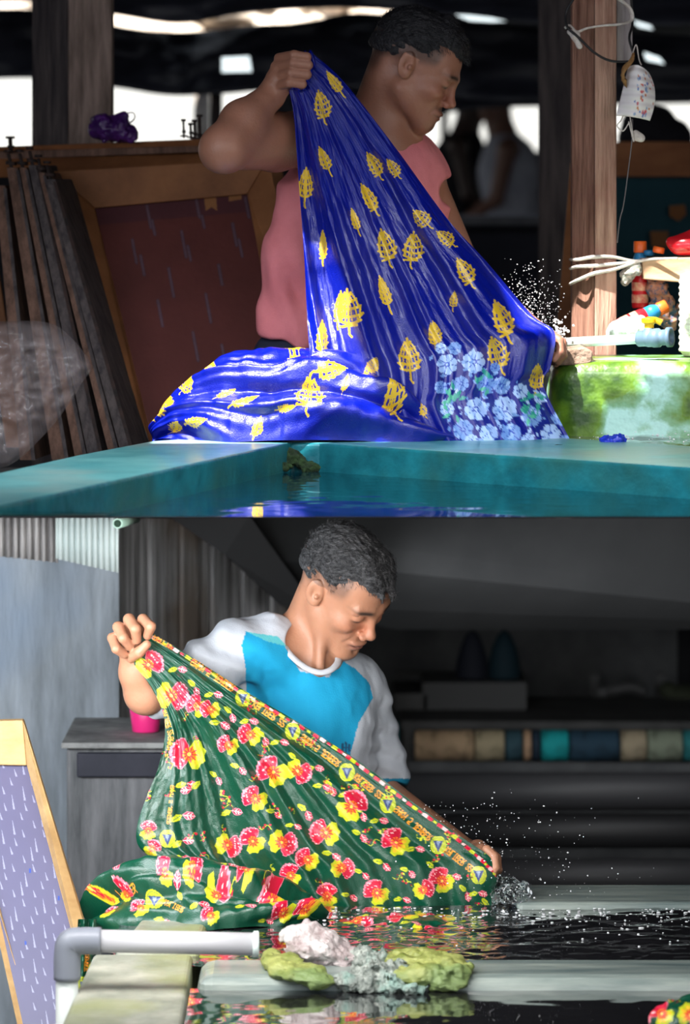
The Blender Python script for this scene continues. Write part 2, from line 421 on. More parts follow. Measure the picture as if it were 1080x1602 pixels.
struct('ceiling', join(box((0, 14.3, 3.32), (12, 2.0, .02)), box((0, 21.9, 3.32), (12, 11.4, .02))), M_dark)
struct('wall_right', join(box((4.9, 9.2, 1.5), (.1, 9.6, 3.0)), box((4.9, 20.6, 1.5), (.1, 13.2, 3.0))), M_back)
struct('wall_left', box((-4.9, 9.2, 1.5), (.1, 9.6, 3.0)), M_back)
struct('floor', box((0, 20.5, 1.24), (12, 15, .04)), M_slab)
# far wall of the upper workshop, an open row between sill and roof
YB = 26.0
def wallrect(x0, y0, x1, y1, Y=YB, t=.15):
    a, b = P(x0, y0, Y), P(x1, y1, Y); return box((a+b)/2+np.array([0, t/2, 0]), (abs(b[0]-a[0]), t, abs(b[2]-a[2])))
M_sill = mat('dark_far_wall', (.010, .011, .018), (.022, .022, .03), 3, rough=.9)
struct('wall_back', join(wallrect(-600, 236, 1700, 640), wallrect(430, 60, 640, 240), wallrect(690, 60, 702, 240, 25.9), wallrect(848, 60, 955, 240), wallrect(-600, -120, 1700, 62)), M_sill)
M_pole = mat('pale_bamboo', (.20, .17, .15), (.36, .32, .27), 12, rough=.8)
one('support_pole', tube([P(316, 40, 16), np.array([P(316, 0, 16)[0], 16, 1.26])], .034), M_pole, 'thin pale pole between the two left daylight openings', 'pole')
one('support_pole', prism([tuple(P(329, 0, 15)[:2]), tuple(P(348, 0, 15)[:2]), tuple(P(348, 0, 15.08)[:2]), tuple(P(329, 0, 15.08)[:2])], 2.9, 1.26), M_darkwood, 'dark upright board right beside the thin pale pole', 'pole')
# sagging tarpaulins under the far eaves, each at its own depth
def tarp(top, bot, Y, mt, label, seed, amp=.05, n=70, m=14, cat='tarpaulin'):
    top = spline(top, n); bot = spline(bot, n); s = np.linspace(0, 1, m)[:, None]
    pts = np.array([[P(*(top[i]*(1-t)+bot[i]*t), Y+amp*fbm(i*.13+seed, t*2.1, seed)+.25*(1-t)) for i in range(n)] for t in s[:, 0]])
    return one('tarpaulin', (pts.reshape(-1, 3), [tuple(f) for f in gridfaces(n, m)]), mt, label, cat, 'dark tarpaulins under the far eaves', solid=.006)
M_tarp = mat('black_tarpaulin', (.005, .006, .012), (.02, .021, .032), 5, (1, 1, 3), rough=.55, bump=.5)
M_pale = mat('pale_plastic_sheet', (.42, .33, .26), (.75, .66, .55), 5, (1, 3, 6), rough=.5, bump=.6, trans=.0)
tarp([(-60, 16), (60, 16), (200, 44), (300, 50), (400, 40), (480, 34), (560, 20), (700, 34), (850, 44), (1150, 60)],
     [(-60, 124), (60, 122), (180, 136), (260, 148), (330, 147), (440, 140), (560, 138), (700, 152), (850, 158), (1150, 150)], 14.6, M_tarp,
     'black tarpaulin with a sagging lower edge above the far openings', 3, .08)
tarp([(-60, -40), (200, -40), (400, -40), (560, -40), (800, -40), (1150, -40)],
     [(-60, 4), (60, 2), (178, 22), (280, 36), (370, 22), (460, 14), (560, 12), (700, 24), (850, 38), (1150, 40)], 14.2, M_tarp,
     'black tarpaulin highest under the roof edge', 5, .05)
tarp([(120, -10), (260, -8), (420, -10), (520, -12), (610, -12), (680, 0)],
     [(120, 60), (260, 60), (420, 60), (520, 62), (610, 60), (680, 60)], 15.6, M_pale,
     'pale translucent sheet glimpsed through the gap between black tarpaulins', 9, .12)
tarp([(-40, -10), (0, -10), (60, -10), (90, -10)], [(-40, 40), (0, 40), (60, 40), (90, 40)], 15.8, M_pale,
     'pale sheet in the top left corner behind the big post', 12, .1, 20, 8)
tarp([(420, 96), (520, 92), (700, 100), (900, 104), (1150, 110)], [(420, 240), (520, 235), (700, 176), (900, 165), (1150, 160)], 17.6, M_tarp,
     'dark cloth hung low across the far openings behind the workers', 15, .05)
for (x0, y0, x1, y1, lab) in ((347, 88, 392, 112, 'small square opening letting daylight under the tarpaulin'),
                         (700, 22, 790, 34, 'thin slit of daylight above the young man'), (990, 82, 1030, 92, 'short slit of daylight right of the tied post'), (1008, 34, 1020, 46, 'tiny daylight gap near the top right corner')):
    pass
# added glowing patches standing in for daylight gaps between the tarpaulins
M_sky = mat('glowing_gap_patch', (.9, .95, .95), rough=.6, emit=((.85, .97, 1.0), 1.3))
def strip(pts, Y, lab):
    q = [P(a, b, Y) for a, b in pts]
    return one('gap_glow_patch', slab(q, (0, 1, 0), .01), M_sky, lab, 'daylight gap')
strip([(347, 90), (390, 88), (394, 112), (347, 113)], 14.3, 'small square patch glowing for a daylight gap above the raised arm')
strip([(712, 23), (735, 24), (770, 28), (792, 33), (770, 34), (735, 32)], 14.1, 'thin strip glowing for a daylight slit above the young man in pink')
strip([(990, 32), (1018, 40), (1022, 46), (1000, 42)], 14.1, 'short strip glowing for a daylight slit topmost at the right edge')
strip([(1008, 82), (1032, 90), (1040, 100), (1012, 94)], 14.1, 'short strip glowing for a daylight slit just right of the hanging mask')
strip([(292, 97), (326, 98), (326, 106), (300, 104)], 14.2, 'faint narrow glowing gap patch left of the square one') if 0 else None
# ------------------------------------------------------------------ lower place: walls
def L8(x, y, Y): return P(x, y, Y)
# left plaster wall, slightly turned
struct('wall_left', slab([P(-300, 806, 9.0), P(186, 806, 9.6), P(186, 1640, 9.6), P(-300, 1800, 9.0)], (-.1, 1, 0), .12), M_plaster)
struct('wall_back', box((0, 14.05, .6), (10, .1, 1.25)), M_back)
struct('floor', box((0, 10, -.02), (12, 12, .04)), mat('wet_dark_floor', (.015, .016, .017), (.03, .03, .032), 6, rough=.45))
# plank wall running away from the viewer behind him
def pw(x0, Y0, x1, Y1, k, n):
    a = P(x0, 900, Y0); b = P(x1, 900, Y1); q = a+(b-a)*k/n; r = a+(b-a)*(k+.93)/n
    return q, r
gs = []
for k in range(11):
    q, r = pw(186, 9.66, 450, 10.5, k, 11); zc = zcut(q[1])-.004; off = .012*(k % 2)
    gs.append(slab([(q[0]-off, q[1], 0), (r[0]-off, r[1], 0), (r[0]-off, r[1], zcut(r[1])-.004), (q[0]-off, q[1], zc)], (-.9, 1.0, 0), .03))
struct('wall_left', join(*gs), M_plank)
# ------------------------------------------------------------------ corrugated sheets
def corrugated(x0, x1, ya, yb, Y, pitch, amp, mt, label):
    a = P(x0, ya, Y); b = P(x1, yb, Y); n = int((x1-x0)/pitch*8); vs = []
    xs = np.linspace(a[0], b[0], n)
    for i, xx in enumerate(xs):
        t = i/(n-1); yb_ = ya+(yb-ya)*t; zb = P(0, yb_, Y)[2]; d = amp*math.sin(i/8*2*math.pi)
        vs += [(xx, Y+d, zb), (xx, Y+d, zcut(Y+d)-.002)]
    fs = [(2*i, 2*i+2, 2*i+3, 2*i+1) for i in range(n-1)]
    return one('corrugated_sheet', (vs, fs), mt, label, 'corrugated sheet', solid=.004)
corrugated(-40, 90, 866, 880, 8.93, 11, .008, mat('rusty_corrugated_asbestos', (.17, .16, .16), (.42, .40, .39), 8, (8, 8, .6), rough=.8, bump=.3), 'darker corrugated roofing sheet in the far left corner')
corrugated(88, 185, 874, 896, 8.85, 9, .004, mat('pale_corrugated_sheet', (.40, .47, .46), (.58, .64, .62), 5, (4, 4, .6), rough=.6), 'paler finely ribbed sheet right of the darker corrugated one')
# green white pipe
t = thing('drain_pipe', 'pale green plastic pipe end jutting out beside the ribbed sheet', 'pipe', P(185, 818, 8.7))
dpt = [P(184, 819, 8.7), P(300, 786, 9.3)]
dd = np.array(dpt[1])-dpt[0]; dpt[1] = dpt[0]+dd*.30
M_pvcg = mat('pale_green_plastic', (.42, .62, .50), rough=.4)
g0, f0 = lathe([(.010, 0), (.0115, 0), (.0115, .145), (.010, .145)], dpt[0], dd, 20)
mesh_ob('pipe', (g0, f0), M_pvcg, t)
mesh_ob('pipe_opening', lathe([(.0088, -.001), (.0088, .002)], dpt[0], dd, 20), mat('hole_shade', (.02, .05, .03), rough=.8), t)  # dark disc stands in for the shade inside the pipe
# dark sloping soffit
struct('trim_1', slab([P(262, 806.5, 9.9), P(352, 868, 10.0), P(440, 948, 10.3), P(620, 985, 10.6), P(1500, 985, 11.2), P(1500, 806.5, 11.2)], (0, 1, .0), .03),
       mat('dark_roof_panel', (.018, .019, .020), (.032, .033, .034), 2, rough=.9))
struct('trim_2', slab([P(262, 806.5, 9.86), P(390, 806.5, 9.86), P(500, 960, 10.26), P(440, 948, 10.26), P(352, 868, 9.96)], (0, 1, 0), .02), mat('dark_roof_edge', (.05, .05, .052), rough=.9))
# ------------------------------------------------------------------ upper washing basin
zR = CZ-.507
bk = [(-.82, 6.05), tuple(at_h(0, 739, .507)[:2]), tuple(at_h(120, 712, .507)[:2]), tuple(at_h(236, 690, .507)[:2]), tuple(at_h(430, 677, .507)[:2]), tuple(at_h(480, 674, .507)[:2]), tuple(at_h(700, 677, .507)[:2]), tuple(at_h(900, 686, .507)[:2]), tuple(at_h(1100, 699, .507)[:2]), (1.0, 7.5)]
fr = [(.82, 6.75), tuple(at_h(1080, 731, .507)[:2]), *[tuple((at_h(1080, 731, .507)*(1-w_)+at_h(500, 693, .507)*w_)[:2]) for w_ in (.33, .66)], tuple(at_h(500, 693, .507)[:2]), tuple(at_h(456, 692, .507)[:2]), tuple(at_h(420, 699, .507)[:2]), tuple(at_h(226, 741, .507)[:2]), tuple(at_h(0, 791, .507)[:2]), (-.60, 6.05)]
poly = bk+fr
t = thing('washing_basin', 'turquoise painted concrete washing basin with a wide flat rim', 'basin', (0, 7.6, zR))
k = len(bk); vs = []; fs = []
zb = lambda y: min(zcut(y)+.001, CZ-.52)
for i in range(k):
    (xb, yb), (xg, yg) = bk[i], fr[k-1-i]
    vs += [(xb, yb, zR), (xg, yg, zR), (xg, yg, zb(yg)), (xb, yb, zb(yb))]
for i in range(k-1):
    a, b = 4*i, 4*(i+1)
    for j in range(4): fs.append((a+j, a+(j+1) % 4, b+(j+1) % 4, b+j))
fs += [(0, 3, 2, 1), (4*k-4, 4*k-3, 4*k-2, 4*k-1)]
rm = mesh_ob('rim', (vs, fs), [M_teal, M_tealshade], t, smooth=False, bevel=.008)
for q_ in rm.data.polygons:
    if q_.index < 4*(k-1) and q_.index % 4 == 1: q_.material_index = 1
# water in it
def water(name, x0, x1, y0, y1, z, dx, amp, mt, label, fade=None, sx=1.0, clip=None):
    nx, ny = int((x1-x0)/dx)+1, int((y1-y0)/dx)+1
    X, Y = np.meshgrid(np.linspace(x0, x1, nx), np.linspace(y0, y1, ny))
    Z = z+amp*(fbm(X*9*sx, Y*16, 1, 3))+amp*.5*vnoise(X*40*sx, Y*60, 2)
    if fade: Z = z+(Z-z)*sstep(fade[0], fade[1], Y)
    f = gridfaces(nx, ny)
    v = np.stack([X, Y, Z], -1).reshape(-1, 3)
    if clip is not None: f = f[clip(v[f].mean(1))]
    o = mesh_ob(name, (v, f), mt); return tag(o, label, 'water', kind='stuff')
M_water = mat('dark_still_water', (.002, .03, .045), rough=.03, spec=.5, ior=1.33, coat=0.0)
M_water2 = mat('dark_rippled_water', (.012, .012, .014), rough=.05, spec=.9, ior=1.33, coat=1.0, coatr=.03)
zw = CZ-.565
wx = [(-.62, 6.05), (-.53, 6.3), (-.3, 7.3), (-.13, 7.9), (-.05, 7.9), (.2, 7.8), (.45, 7.62), (.72, 7.3), (1.0, 7.1), (1.0, 6.3)]
water('basin_water', -.75, 1.0, .565/SLOPE, 7.92, zw, .012, .0004, M_water, 'dark still water in the turquoise basin mirroring the blue cloth', fade=(6.7, 6.9), clip=lambda c: inpoly(c[:, 0], c[:, 1], wx))
# moss where the two rim arms meet
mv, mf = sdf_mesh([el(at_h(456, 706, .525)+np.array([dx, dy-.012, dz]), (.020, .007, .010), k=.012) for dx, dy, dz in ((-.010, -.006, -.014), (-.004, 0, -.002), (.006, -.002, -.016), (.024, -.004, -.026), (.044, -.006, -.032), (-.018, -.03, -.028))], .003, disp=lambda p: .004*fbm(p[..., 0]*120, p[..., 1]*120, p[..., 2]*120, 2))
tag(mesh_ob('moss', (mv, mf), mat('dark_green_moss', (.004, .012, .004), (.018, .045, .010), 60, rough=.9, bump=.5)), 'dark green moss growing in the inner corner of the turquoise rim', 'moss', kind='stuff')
# ------------------------------------------------------------------ lower basins
hr = 1.45; zr = CZ-hr; hw = 1.463; zwl = CZ-hw
Yf0, Yf1 = 1.45*F/1112, 1.45*F/1083      # far rim
Yn0, Yn1 = 1.45*F/(1529-300), 1.45*F/(1497-300)  # near rim
t = thing('concrete_basin', 'weathered grey green concrete basin holding black water', 'basin', (0, 7.5, 0))
mesh_ob('far_rim', box((1.02, (Yf0+Yf1)/2, zr-.09), (1.34, Yf1-Yf0, .18)), M_rimwet, t, smooth=False, bevel=.012)
mesh_ob('near_rim', box((.60, (Yn0+Yn1)/2, zr-.08), (1.75, Yn1-Yn0, .16)), M_rimwet, t, smooth=False, bevel=.03)
a0, a1, b0, b1 = at_h(146, 1492, hr), at_h(302, 1492, hr), at_h(78, 1640, hr), at_h(276, 1640, hr)
mesh_ob('side_wall', hexa([(b0[0], b0[1], 0), (b1[0], b1[1], 0), (a1[0], a1[1], 0), (a0[0], a0[1], 0), tuple(b0), tuple(b1), tuple(a1), tuple(a0)]), M_rimlow, t, smooth=False, bevel=.01)
a0, a1, b0, b1 = at_h(225, 1430, hr), at_h(328, 1430, hr), at_h(180, 1486, hr), at_h(312, 1486, hr)
mesh_ob('side_wall', hexa([(b0[0], b0[1], 0), (b1[0], b1[1], 0), (a1[0], a1[1], 0), (a0[0], a0[1], 0), tuple(b0), tuple(b1), tuple(a1), tuple(a0)]), M_rimlow, t, smooth=False, bevel=.012)
mesh_ob('basin_floor', box((.5, 7.2, .12), (2.4, 1.8, .06)), M_conc, t, smooth=False)
water('basin_water', -.45, 1.65, Yn1-.02, Yf0+.03, zwl, .008, .0022, M_water2, 'black rippled water under the green cloth', sx=1.3)
water('basin_water', -.30, 1.65, 6.4, Yn0+.02, zwl-.012, .012, .0006, M_water2, 'smooth black water nearest the viewer in front of the near rim')
# ================================================================== upper place: posts and hanging things
t = thing('wooden_post', 'massive weathered square timber post at the upper left', 'post', P(112, 230, 9.5))
Yp = 9.5
a, b, c, d = P(50, 0, Yp+.07)[:2], P(106, 0, Yp)[:2], P(175, 0, Yp+.02)[:2], P(119, 0, Yp+.10)[:2]
mesh_ob('post_face', prism([tuple(a), tuple(b), tuple(b+[0, .08]), tuple(a+[.0, .08])], 2.98, zcut(Yp)), M_darkwood, t, smooth=False, bevel=.004)  # left face in a darker wood than the right one
mesh_ob('post_face', prism([tuple(b+[.0012, -.002]), tuple(c), tuple(c+[0, .09]), tuple(b+[.0012, .09])], 2.98, zcut(Yp)), M_post, t, smooth=False, bevel=.004)['label'] = 'lighter right hand face'
# tied post on the right
Yq = 8.35
t = thing('wooden_post', 'reddish stained timber post tied with pale rope, lower end in sun', 'post', P(930, 530, Yq))
a, b, c = P(895, 0, Yq+.05)[:2], P(930, 0, Yq)[:2], P(965, 0, Yq+.01)[:2]
mesh_ob('post_board', prism([tuple(a), tuple(b), tuple(b+[0, .05]), tuple(a+[0, .05])], 2.98, zcut(Yq)), M_redpost, t, smooth=False, bevel=.003)
mesh_ob('post_board', prism([tuple(b+[.001, -.006]), tuple(c), tuple(c+[0, .05]), tuple(b+[.001, .05])], 2.98, zcut(Yq)), mat('paler_red_wood', (.24, .12, .085), (.52, .32, .24), 8, (7, 7, .6), rough=.8, bump=.5, c3=(.30, .08, .07)), t, smooth=False, bevel=.003)
g = P(965, 0, Yq+.03)[:2]; h2 = P(990, 0, Yq+.03)[:2]
mesh_ob('grey_batten', prism([tuple(g), tuple(h2), tuple(h2+[0, .03]), tuple(g+[0, .03])], 2.98, P(0, 96, Yq)[2]), M_grey, t, smooth=False, bevel=.002)
paint = mat('red_paint_stain', (.45, .015, .02), (.35, .03, .04), 30, rough=.6)
for (x, y, w, h, Y) in ((940, 305, 9, 26, 8.3435), (944, 328, 5, 22, 8.3435), (905, 240, 4, 16, 8.37)):
    pass
one('upright_board', prism([tuple(P(843, 0, 10.4)[:2]), tuple(P(896, 0, 10.4)[:2]), tuple(P(896, 0, 10.5)[:2]), tuple(P(843, 0, 10.5)[:2])], 2.98, zcut(10.45)), M_darkwood, 'dark broad upright post behind the tied post', 'post', smooth=False)
one('leaning_board', slab([P(893, 255, 9.2), P(900, 255, 9.2), P(900, 640, 8.9), P(862, 640, 8.9)], (0, 1, 0), .03), M_orange, 'narrow brown board leaning behind the sunlit post', 'board', smooth=False)
M_rope = mat('pale_cotton_strip', (.52, .46, .42), (.75, .70, .66), 60, rough=.85, bump=.4, bscale=200)
Yr = 8.30
t = thing('cloth_strip', 'pale cloth strip knotted round the top of the tied post', 'rope', P(915, 40, Yr))
mesh_ob('strip', tube([P(905, 50, Yr), P(920, 44, Yr-.01), P(945, 40, Yr-.012), P(970, 38, Yr-.01), P(988, 32, Yr+.02), P(986, 14, Yr+.02), P(966, -4, Yr)], [.006, .005, .005, .006, .006, .006, .006], 8, 40, flat=.5), M_rope, t)
mesh_ob('knot', sdf_mesh([el(P(901, 55, Yr-.005), (.010, .008, .011)), rc(P(900, 58, Yr-.01), P(907, 72, Yr-.01), .006, .007), el(P(893, 50, Yr), (.008, .007, .006))], .0016), M_rope, t)
mesh_ob('loose_end', tube([P(884, 44, Yr), P(892, 40, Yr), P(903, 54, Yr-.008), P(908, 73, Yr-.01)], [.006, .005, .007, .008], 8, 20, flat=.5), M_rope, t)
one('black_cable', tube([P(899, -4, Yr-.01), P(886, 20, Yr), P(888, 42, Yr-.015), P(905, 58, Yr-.02), P(930, 82, Yr-.02), P(955, 95, Yr-.02), P(985, 96, Yr-.01), P(992, 88, Yr), P(985, 60, Yr+.01), P(990, 36, Yr+.03), P(988, -4, Yr+.03)], .0028, 8, 90), mat('black_rubber', (.012, .012, .014), rough=.5), 'black cable looping around the upper part of the tied post', 'cable')
one('thin_cord', tube([P(990, 186, Yr), P(989, 220, Yr), P(983, 270, Yr+.01), P(976, 320, Yr+.02), P(970, 345, Yr+.02), P(966, 380, Yr+.03)], .0011, 6, 40), mat('grey_cord', (.16, .15, .16), rough=.7), 'thin grey cord hanging below the mask', 'cord')
# dry leaf and mask
M_leaf = mat('dry_leaf', (.22, .10, .03), (.42, .24, .09), 60, rough=.8, bump=.4)
v, f = tube([P(992, 82, Yr-.01), P(988, 95, Yr-.015), P(980, 104, Yr-.02), P(975, 115, Yr-.02), P(978, 128, Yr-.015), P(981, 139, Yr-.01)], [.003, .008, .010, .007, .007, .002], 8, 26, flat=.35)
one('dry_leaf', (v+.002*np.stack([vnoise(v[:, 0]*300, v[:, 2]*300, 1)]*3, 1), f), M_leaf, 'curled dry brown leaf beside the strings of the mask', 'leaf')
t = thing('face_mask', 'white disposable face mask with small floral print hanging on the post', 'mask', P(997, 186, Yr))
def maskpt(u, w):
    top = np.array([984+30*u, 104-6*math.sin(u*math.pi)+8*u]); bot = np.array([965+52*u, 181+8*u-2*math.sin(u*3)])
    mid = np.array([974+50*u+3*u, 142+2*u])
    q = (1-w)**2*top+2*w*(1-w)*(mid*1.0+np.array([8*u, 0]))+w*w*bot
    dY = -.028*math.sin(math.pi*min(1, u*1.0))*math.sin(math.pi*(.15+.7*w))+.0022*math.sin(w*38)
    return P(q[0], q[1], Yr-.0+dY)
nu, nw = 44, 60
pts = np.array([[maskpt(i/(nu-1), j/(nw-1)) for i in range(nu)] for j in range(nw)])
cc = np.tile(np.array([.80, .77, .78]), (nu*nw, 1)); UU, WW = np.meshgrid(np.linspace(0, 1, nu), np.linspace(0, 1, nw)); UU, WW = UU.ravel(), WW.ravel()
r2 = np.random.default_rng(3)
for _ in range(46):
    cu, cw = r2.uniform(.42, .97), r2.uniform(.05, .97); s = r2.uniform(.018, .034)
    cl = [(.62, .12, .13), (.14, .22, .50), (.60, .22, .10), (.30, .42, .62)][r2.integers(4)]
    cc[((UU-cu)**2+((WW-cw)*.9)**2) < s*s] = cl
M_mask = mat('mask_fabric', (1, 1, 1), attr=.1, scale=60, rough=.8)
mesh_ob('mask_panel', (pts.reshape(-1, 3), gridfaces(nu, nw)), M_mask, t, col=cc, solid=.0015)
for q in (([984, 104], [990, 84], [996, 70], [1000, 92], [1004, 102]), ([975, 180], [972, 188], [966, 197], [975, 205], [984, 193]), ([986, 182], [988, 195], [992, 222], [984, 190])):
    mesh_ob('ear_loop', tube([P(a, b, Yr-.004) for a, b in q], .0014, 6, 24), M_rope, t)
one('crumpled_paper_tag', sdf_mesh([el(P(995, 212, Yr+.004), (.010, .006, .012)), el(P(1004, 216, Yr+.004), (.008, .006, .009))], .002), M_rope, 'small crumpled pale scrap hanging under the mask', 'scrap')
# ------------------------------------------------------------------ printing screens, left
M_mesh = mat('dark_maroon_screen_mesh', (.028, .010, .012), (.085, .026, .022), 2.2, (1, 1, .6), rough=.6, bump=.15, bscale=60, c3=(.04, .022, .035))
Ys = 8.75
def quadframe(name, label, outer, inner, Ys4, mf, mm, group=None, thick=.03, meshback=.012, paint=None, base=(0, 0, 0)):
    o = [P(x, y, Y) for (x, y), Y in zip(outer, Ys4)]; n = [P(x, y, Y-.0) for (x, y), Y in zip(inner, Ys4)]
    c = sum(o)/4; t = thing(name, label, 'screen frame', (c[0], c[1], min(q[2] for q in o)), group)
    nm = ['top_bar', 'side_bar', 'bottom_bar', 'side_bar']
    for i in range(4):
        j = (i+1) % 4
        mesh_ob(nm[i], slab([o[i], o[j], n[j], n[i]], (0, 1, 0), thick), mf, t, smooth=False, bevel=.003)
    q = [p+np.array([0, meshback, 0]) for p in n]; N1, N2 = 260, 360
    U, W = np.meshgrid(np.linspace(0, 1, N1), np.linspace(0, 1, N2)); U = U[..., None]; W = W[..., None]
    pt = (q[0]*(1-U)+q[1]*U)*(1-W)+(q[3]*(1-U)+q[2]*U)*W; pt = pt.reshape(-1, 3)
    xs_ = [p[0] for p in inner]; ys_ = [p[1] for p in inner]
    cv = Canvas(min(xs_)-5, min(ys_)-5, max(xs_)+5, max(ys_)+5, 2.0, base); paint(cv)
    mesh_ob('screen_mesh', (pt, gridfaces(N1, N2)), mm, t, col=cv.sample(pt[:, 0]*F/pt[:, 1]+540, HOR-(pt[:, 2]-CZ)*F/pt[:, 1]))
    return t, o, n
M_meshA = mat('stained_screen_mesh', (1, 1, 1), attr=.7, scale=9, rough=.6, bump=.1, bscale=60)
def paintA(c):
    c.poly([(140, 320), (400, 300), (405, 330), (150, 352)], (.085, .025, .030))
    for (x, y, L) in ((228, 322, 34), (236, 345, 22), (305, 312, 28), (314, 338, 18), (282, 362, 40), (292, 385, 22), (362, 350, 34), (372, 375, 26), (205, 375, 36), (218, 400, 30), (262, 420, 44), (340, 415, 30), (320, 460, 44), (382, 310, 30), (392, 330, 26), (245, 470, 40), (300, 520, 44), (345, 540, 34)):
        for dx, w, k in ((0, 5, .5), (0, 2.4, 1)):
            c.line([(x+2, y), (x+3+L*.16, y+L)], w, np.array((.030, .012, .02))*(1-k)+np.array((.13, .075, .10))*k)
    for q in (((318, 300), (338, 300), (340, 330), (331, 324), (322, 330)), ((358, 300), (378, 300), (378, 312), (358, 315))): c.poly(q, (.30, .13, .05))
t, o, n = quadframe('screen_frame', 'large orange brown printing screen with dark maroon mesh leaning behind the basin',
    [(82, 268), (420, 248), (520, 680), (262, 760)], [(148, 326), (387, 304), (455, 660), (243, 720)], [8.95, 8.95, 8.55, 8.55], M_orange, M_meshA, paint=paintA, base=(.115, .030, .026))
r2 = np.random.default_rng(5)
# frame standing behind it, only its top bars show
t = thing('screen_frame', 'brown printing screen standing behind the large one, only its upper bars showing', 'screen frame', P(200, 300, 9.2))
mesh_ob('top_bar', slab([P(-60, 232, 9.3), P(330, 217, 9.2), P(415, 232, 9.2), P(420, 256, 9.15), P(80, 275, 9.15), P(-60, 280, 9.2)], (0, 1, 0), .03), M_orange, t, smooth=False, bevel=.003)
mesh_ob('top_batten', slab([P(-60, 238, 9.27), P(320, 228, 9.17), P(330, 238, 9.17), P(-60, 252, 9.27)], (0, -1, 0), .012), M_brown, t, smooth=False, bevel=.003)
mesh_ob('side_bar', slab([P(410, 232, 9.22), P(436, 232, 9.22), P(500, 620, 9.0), P(470, 620, 9.0)], (0, 1, 0), .03), M_orange, t, smooth=False, bevel=.003)
mesh_ob('side_bar', slab([P(-60, 240, 9.25), P(-30, 240, 9.25), P(40, 700, 9.0), P(10, 700, 9.0)], (0, 1, 0), .03), M_orange, t, smooth=False, bevel=.003)
# the stack seen edge on
edge = [(-8, 290, 34, 720, 16, M_brown, 'leftmost of the edge-on screens, cut by the frame of view'), (10, 262, 84, 720, 18, M_brown, 'second edge-on screen from the left, brown and worn'),
        (30, 262, 120, 716, 12, M_brown, 'third edge-on screen from the left with a pale worn edge'), (44, 258, 140, 712, 16, M_darkwood, 'fourth edge-on screen from the left, nearly black'),
        (60, 270, 172, 706, 10, M_brown, 'fifth edge-on screen from the left with a paler edge'), (72, 280, 190, 702, 14, M_darkwood, 'edge-on dark screen resting against the large orange screen')]
for i, (x0, y0, x1, y1, w, m, lab) in enumerate(edge):
    Y0, Y1 = 8.85-.02*i, 8.5-.02*i
    t = thing('screen_frame', lab, 'screen frame', P(x1, y1, Y1), 'screens stacked edge-on at the left')
    mesh_ob('side_bar', slab([P(x0, y0, Y0), P(x0+w, y0, Y0), P(x1+w*1.15, y1, Y1), P(x1-3, y1, Y1)], (.12, 1, 0), .22), m, t, smooth=False, bevel=.002)
    mesh_ob('edge_strip', slab([P(x0+w-3, y0+4, Y0-.004), P(x0+w+2, y0+4, Y0-.004), P(x1+w*1.2+2, y1, Y1-.004), P(x1+w*1.2-4, y1, Y1-.004)], (0, 1, 0), .01), M_darkwood if m is not M_darkwood else M_iron, t, smooth=False)
    if i in (1, 2, 3, 4, 5):
        bx, by = x0+w*.4, y0
        mesh_ob('bolt', join(tube([P(bx-4, by-22, Y0+.02), P(bx+4, by+16, Y0+.02)], .004, 8), lathe([(.009, 0), (.009, .006)], P(bx-4, by-24, Y0+.02), (0, 0, 1), 6), lathe([(.013, 0), (.013, .008)], P(bx, by-4, Y0+.02), (.1, 0, 1), 8)), M_iron, t)
# bolts standing on the top bar
for i, (x, y0, y1, s, lab) in enumerate(((17, 217, 240, 1.5, 'thick bolt standing at the far left on the top bar'), (288, 190, 216, .8, 'leftmost of the group of bolts near the raised elbow'), (299, 196, 218, .8, 'second bolt from the left near the elbow'), (305, 191, 220, .9, 'third bolt from the left near the elbow'), (313, 183, 222, 1.1, 'tallest bolt nearest the raised elbow'))):
    Yb = 9.22
    one('bolt', join(tube([P(x, y1, Yb), P(x-1, y0, Yb)], .0035*s, 8), lathe([(.0075*s, 0), (.0075*s, .006)], P(x-1, y0, Yb), (0, 0, 1), 6), lathe([(.006*s, 0), (.006*s, .007)], P(x, y1-8, Yb), (0, 0, 1), 6), lathe([(.012*s, 0), (.012*s, .004)], P(x, y1-2, Yb), (0, 0, 1), 10)), M_iron, lab, 'bolt', 'bolts standing on the screen frames')
# purple bag
M_purple = mat('purple_plastic_bag', (.03, .008, .08), (.09, .018, .18), 30, rough=.35, bump=.5, coat=.3)
t = thing('plastic_bag', 'tied purple plastic bag on top of the frames beside the big post', 'bag', P(178, 224, 9.2))
prs = [el(P(165, 200, 9.2), (.042, .035, .033), k=.02), el(P(190, 208, 9.2), (.035, .03, .022), k=.02), el(P(205, 215, 9.2), (.018, .02, .014), k=.02), rc(P(178, 190, 9.19), P(196, 180, 9.19), .012, .007, k=.02)]
mesh_ob('bag_body', sdf_mesh(prs, .0025, disp=lambda p: .006*fbm(p[..., 0]*45, p[..., 1]*45, p[..., 2]*60, 3)), M_purple, t)
mesh_ob('handle', tube([P(192, 184, 9.19), P(200, 177, 9.19), P(209, 177, 9.19), P(211, 184, 9.19), P(205, 191, 9.19), P(195, 194, 9.19)], [.004, .003, .0025, .003, .004, .005], 8, 30, flat=.5), M_purple, t)
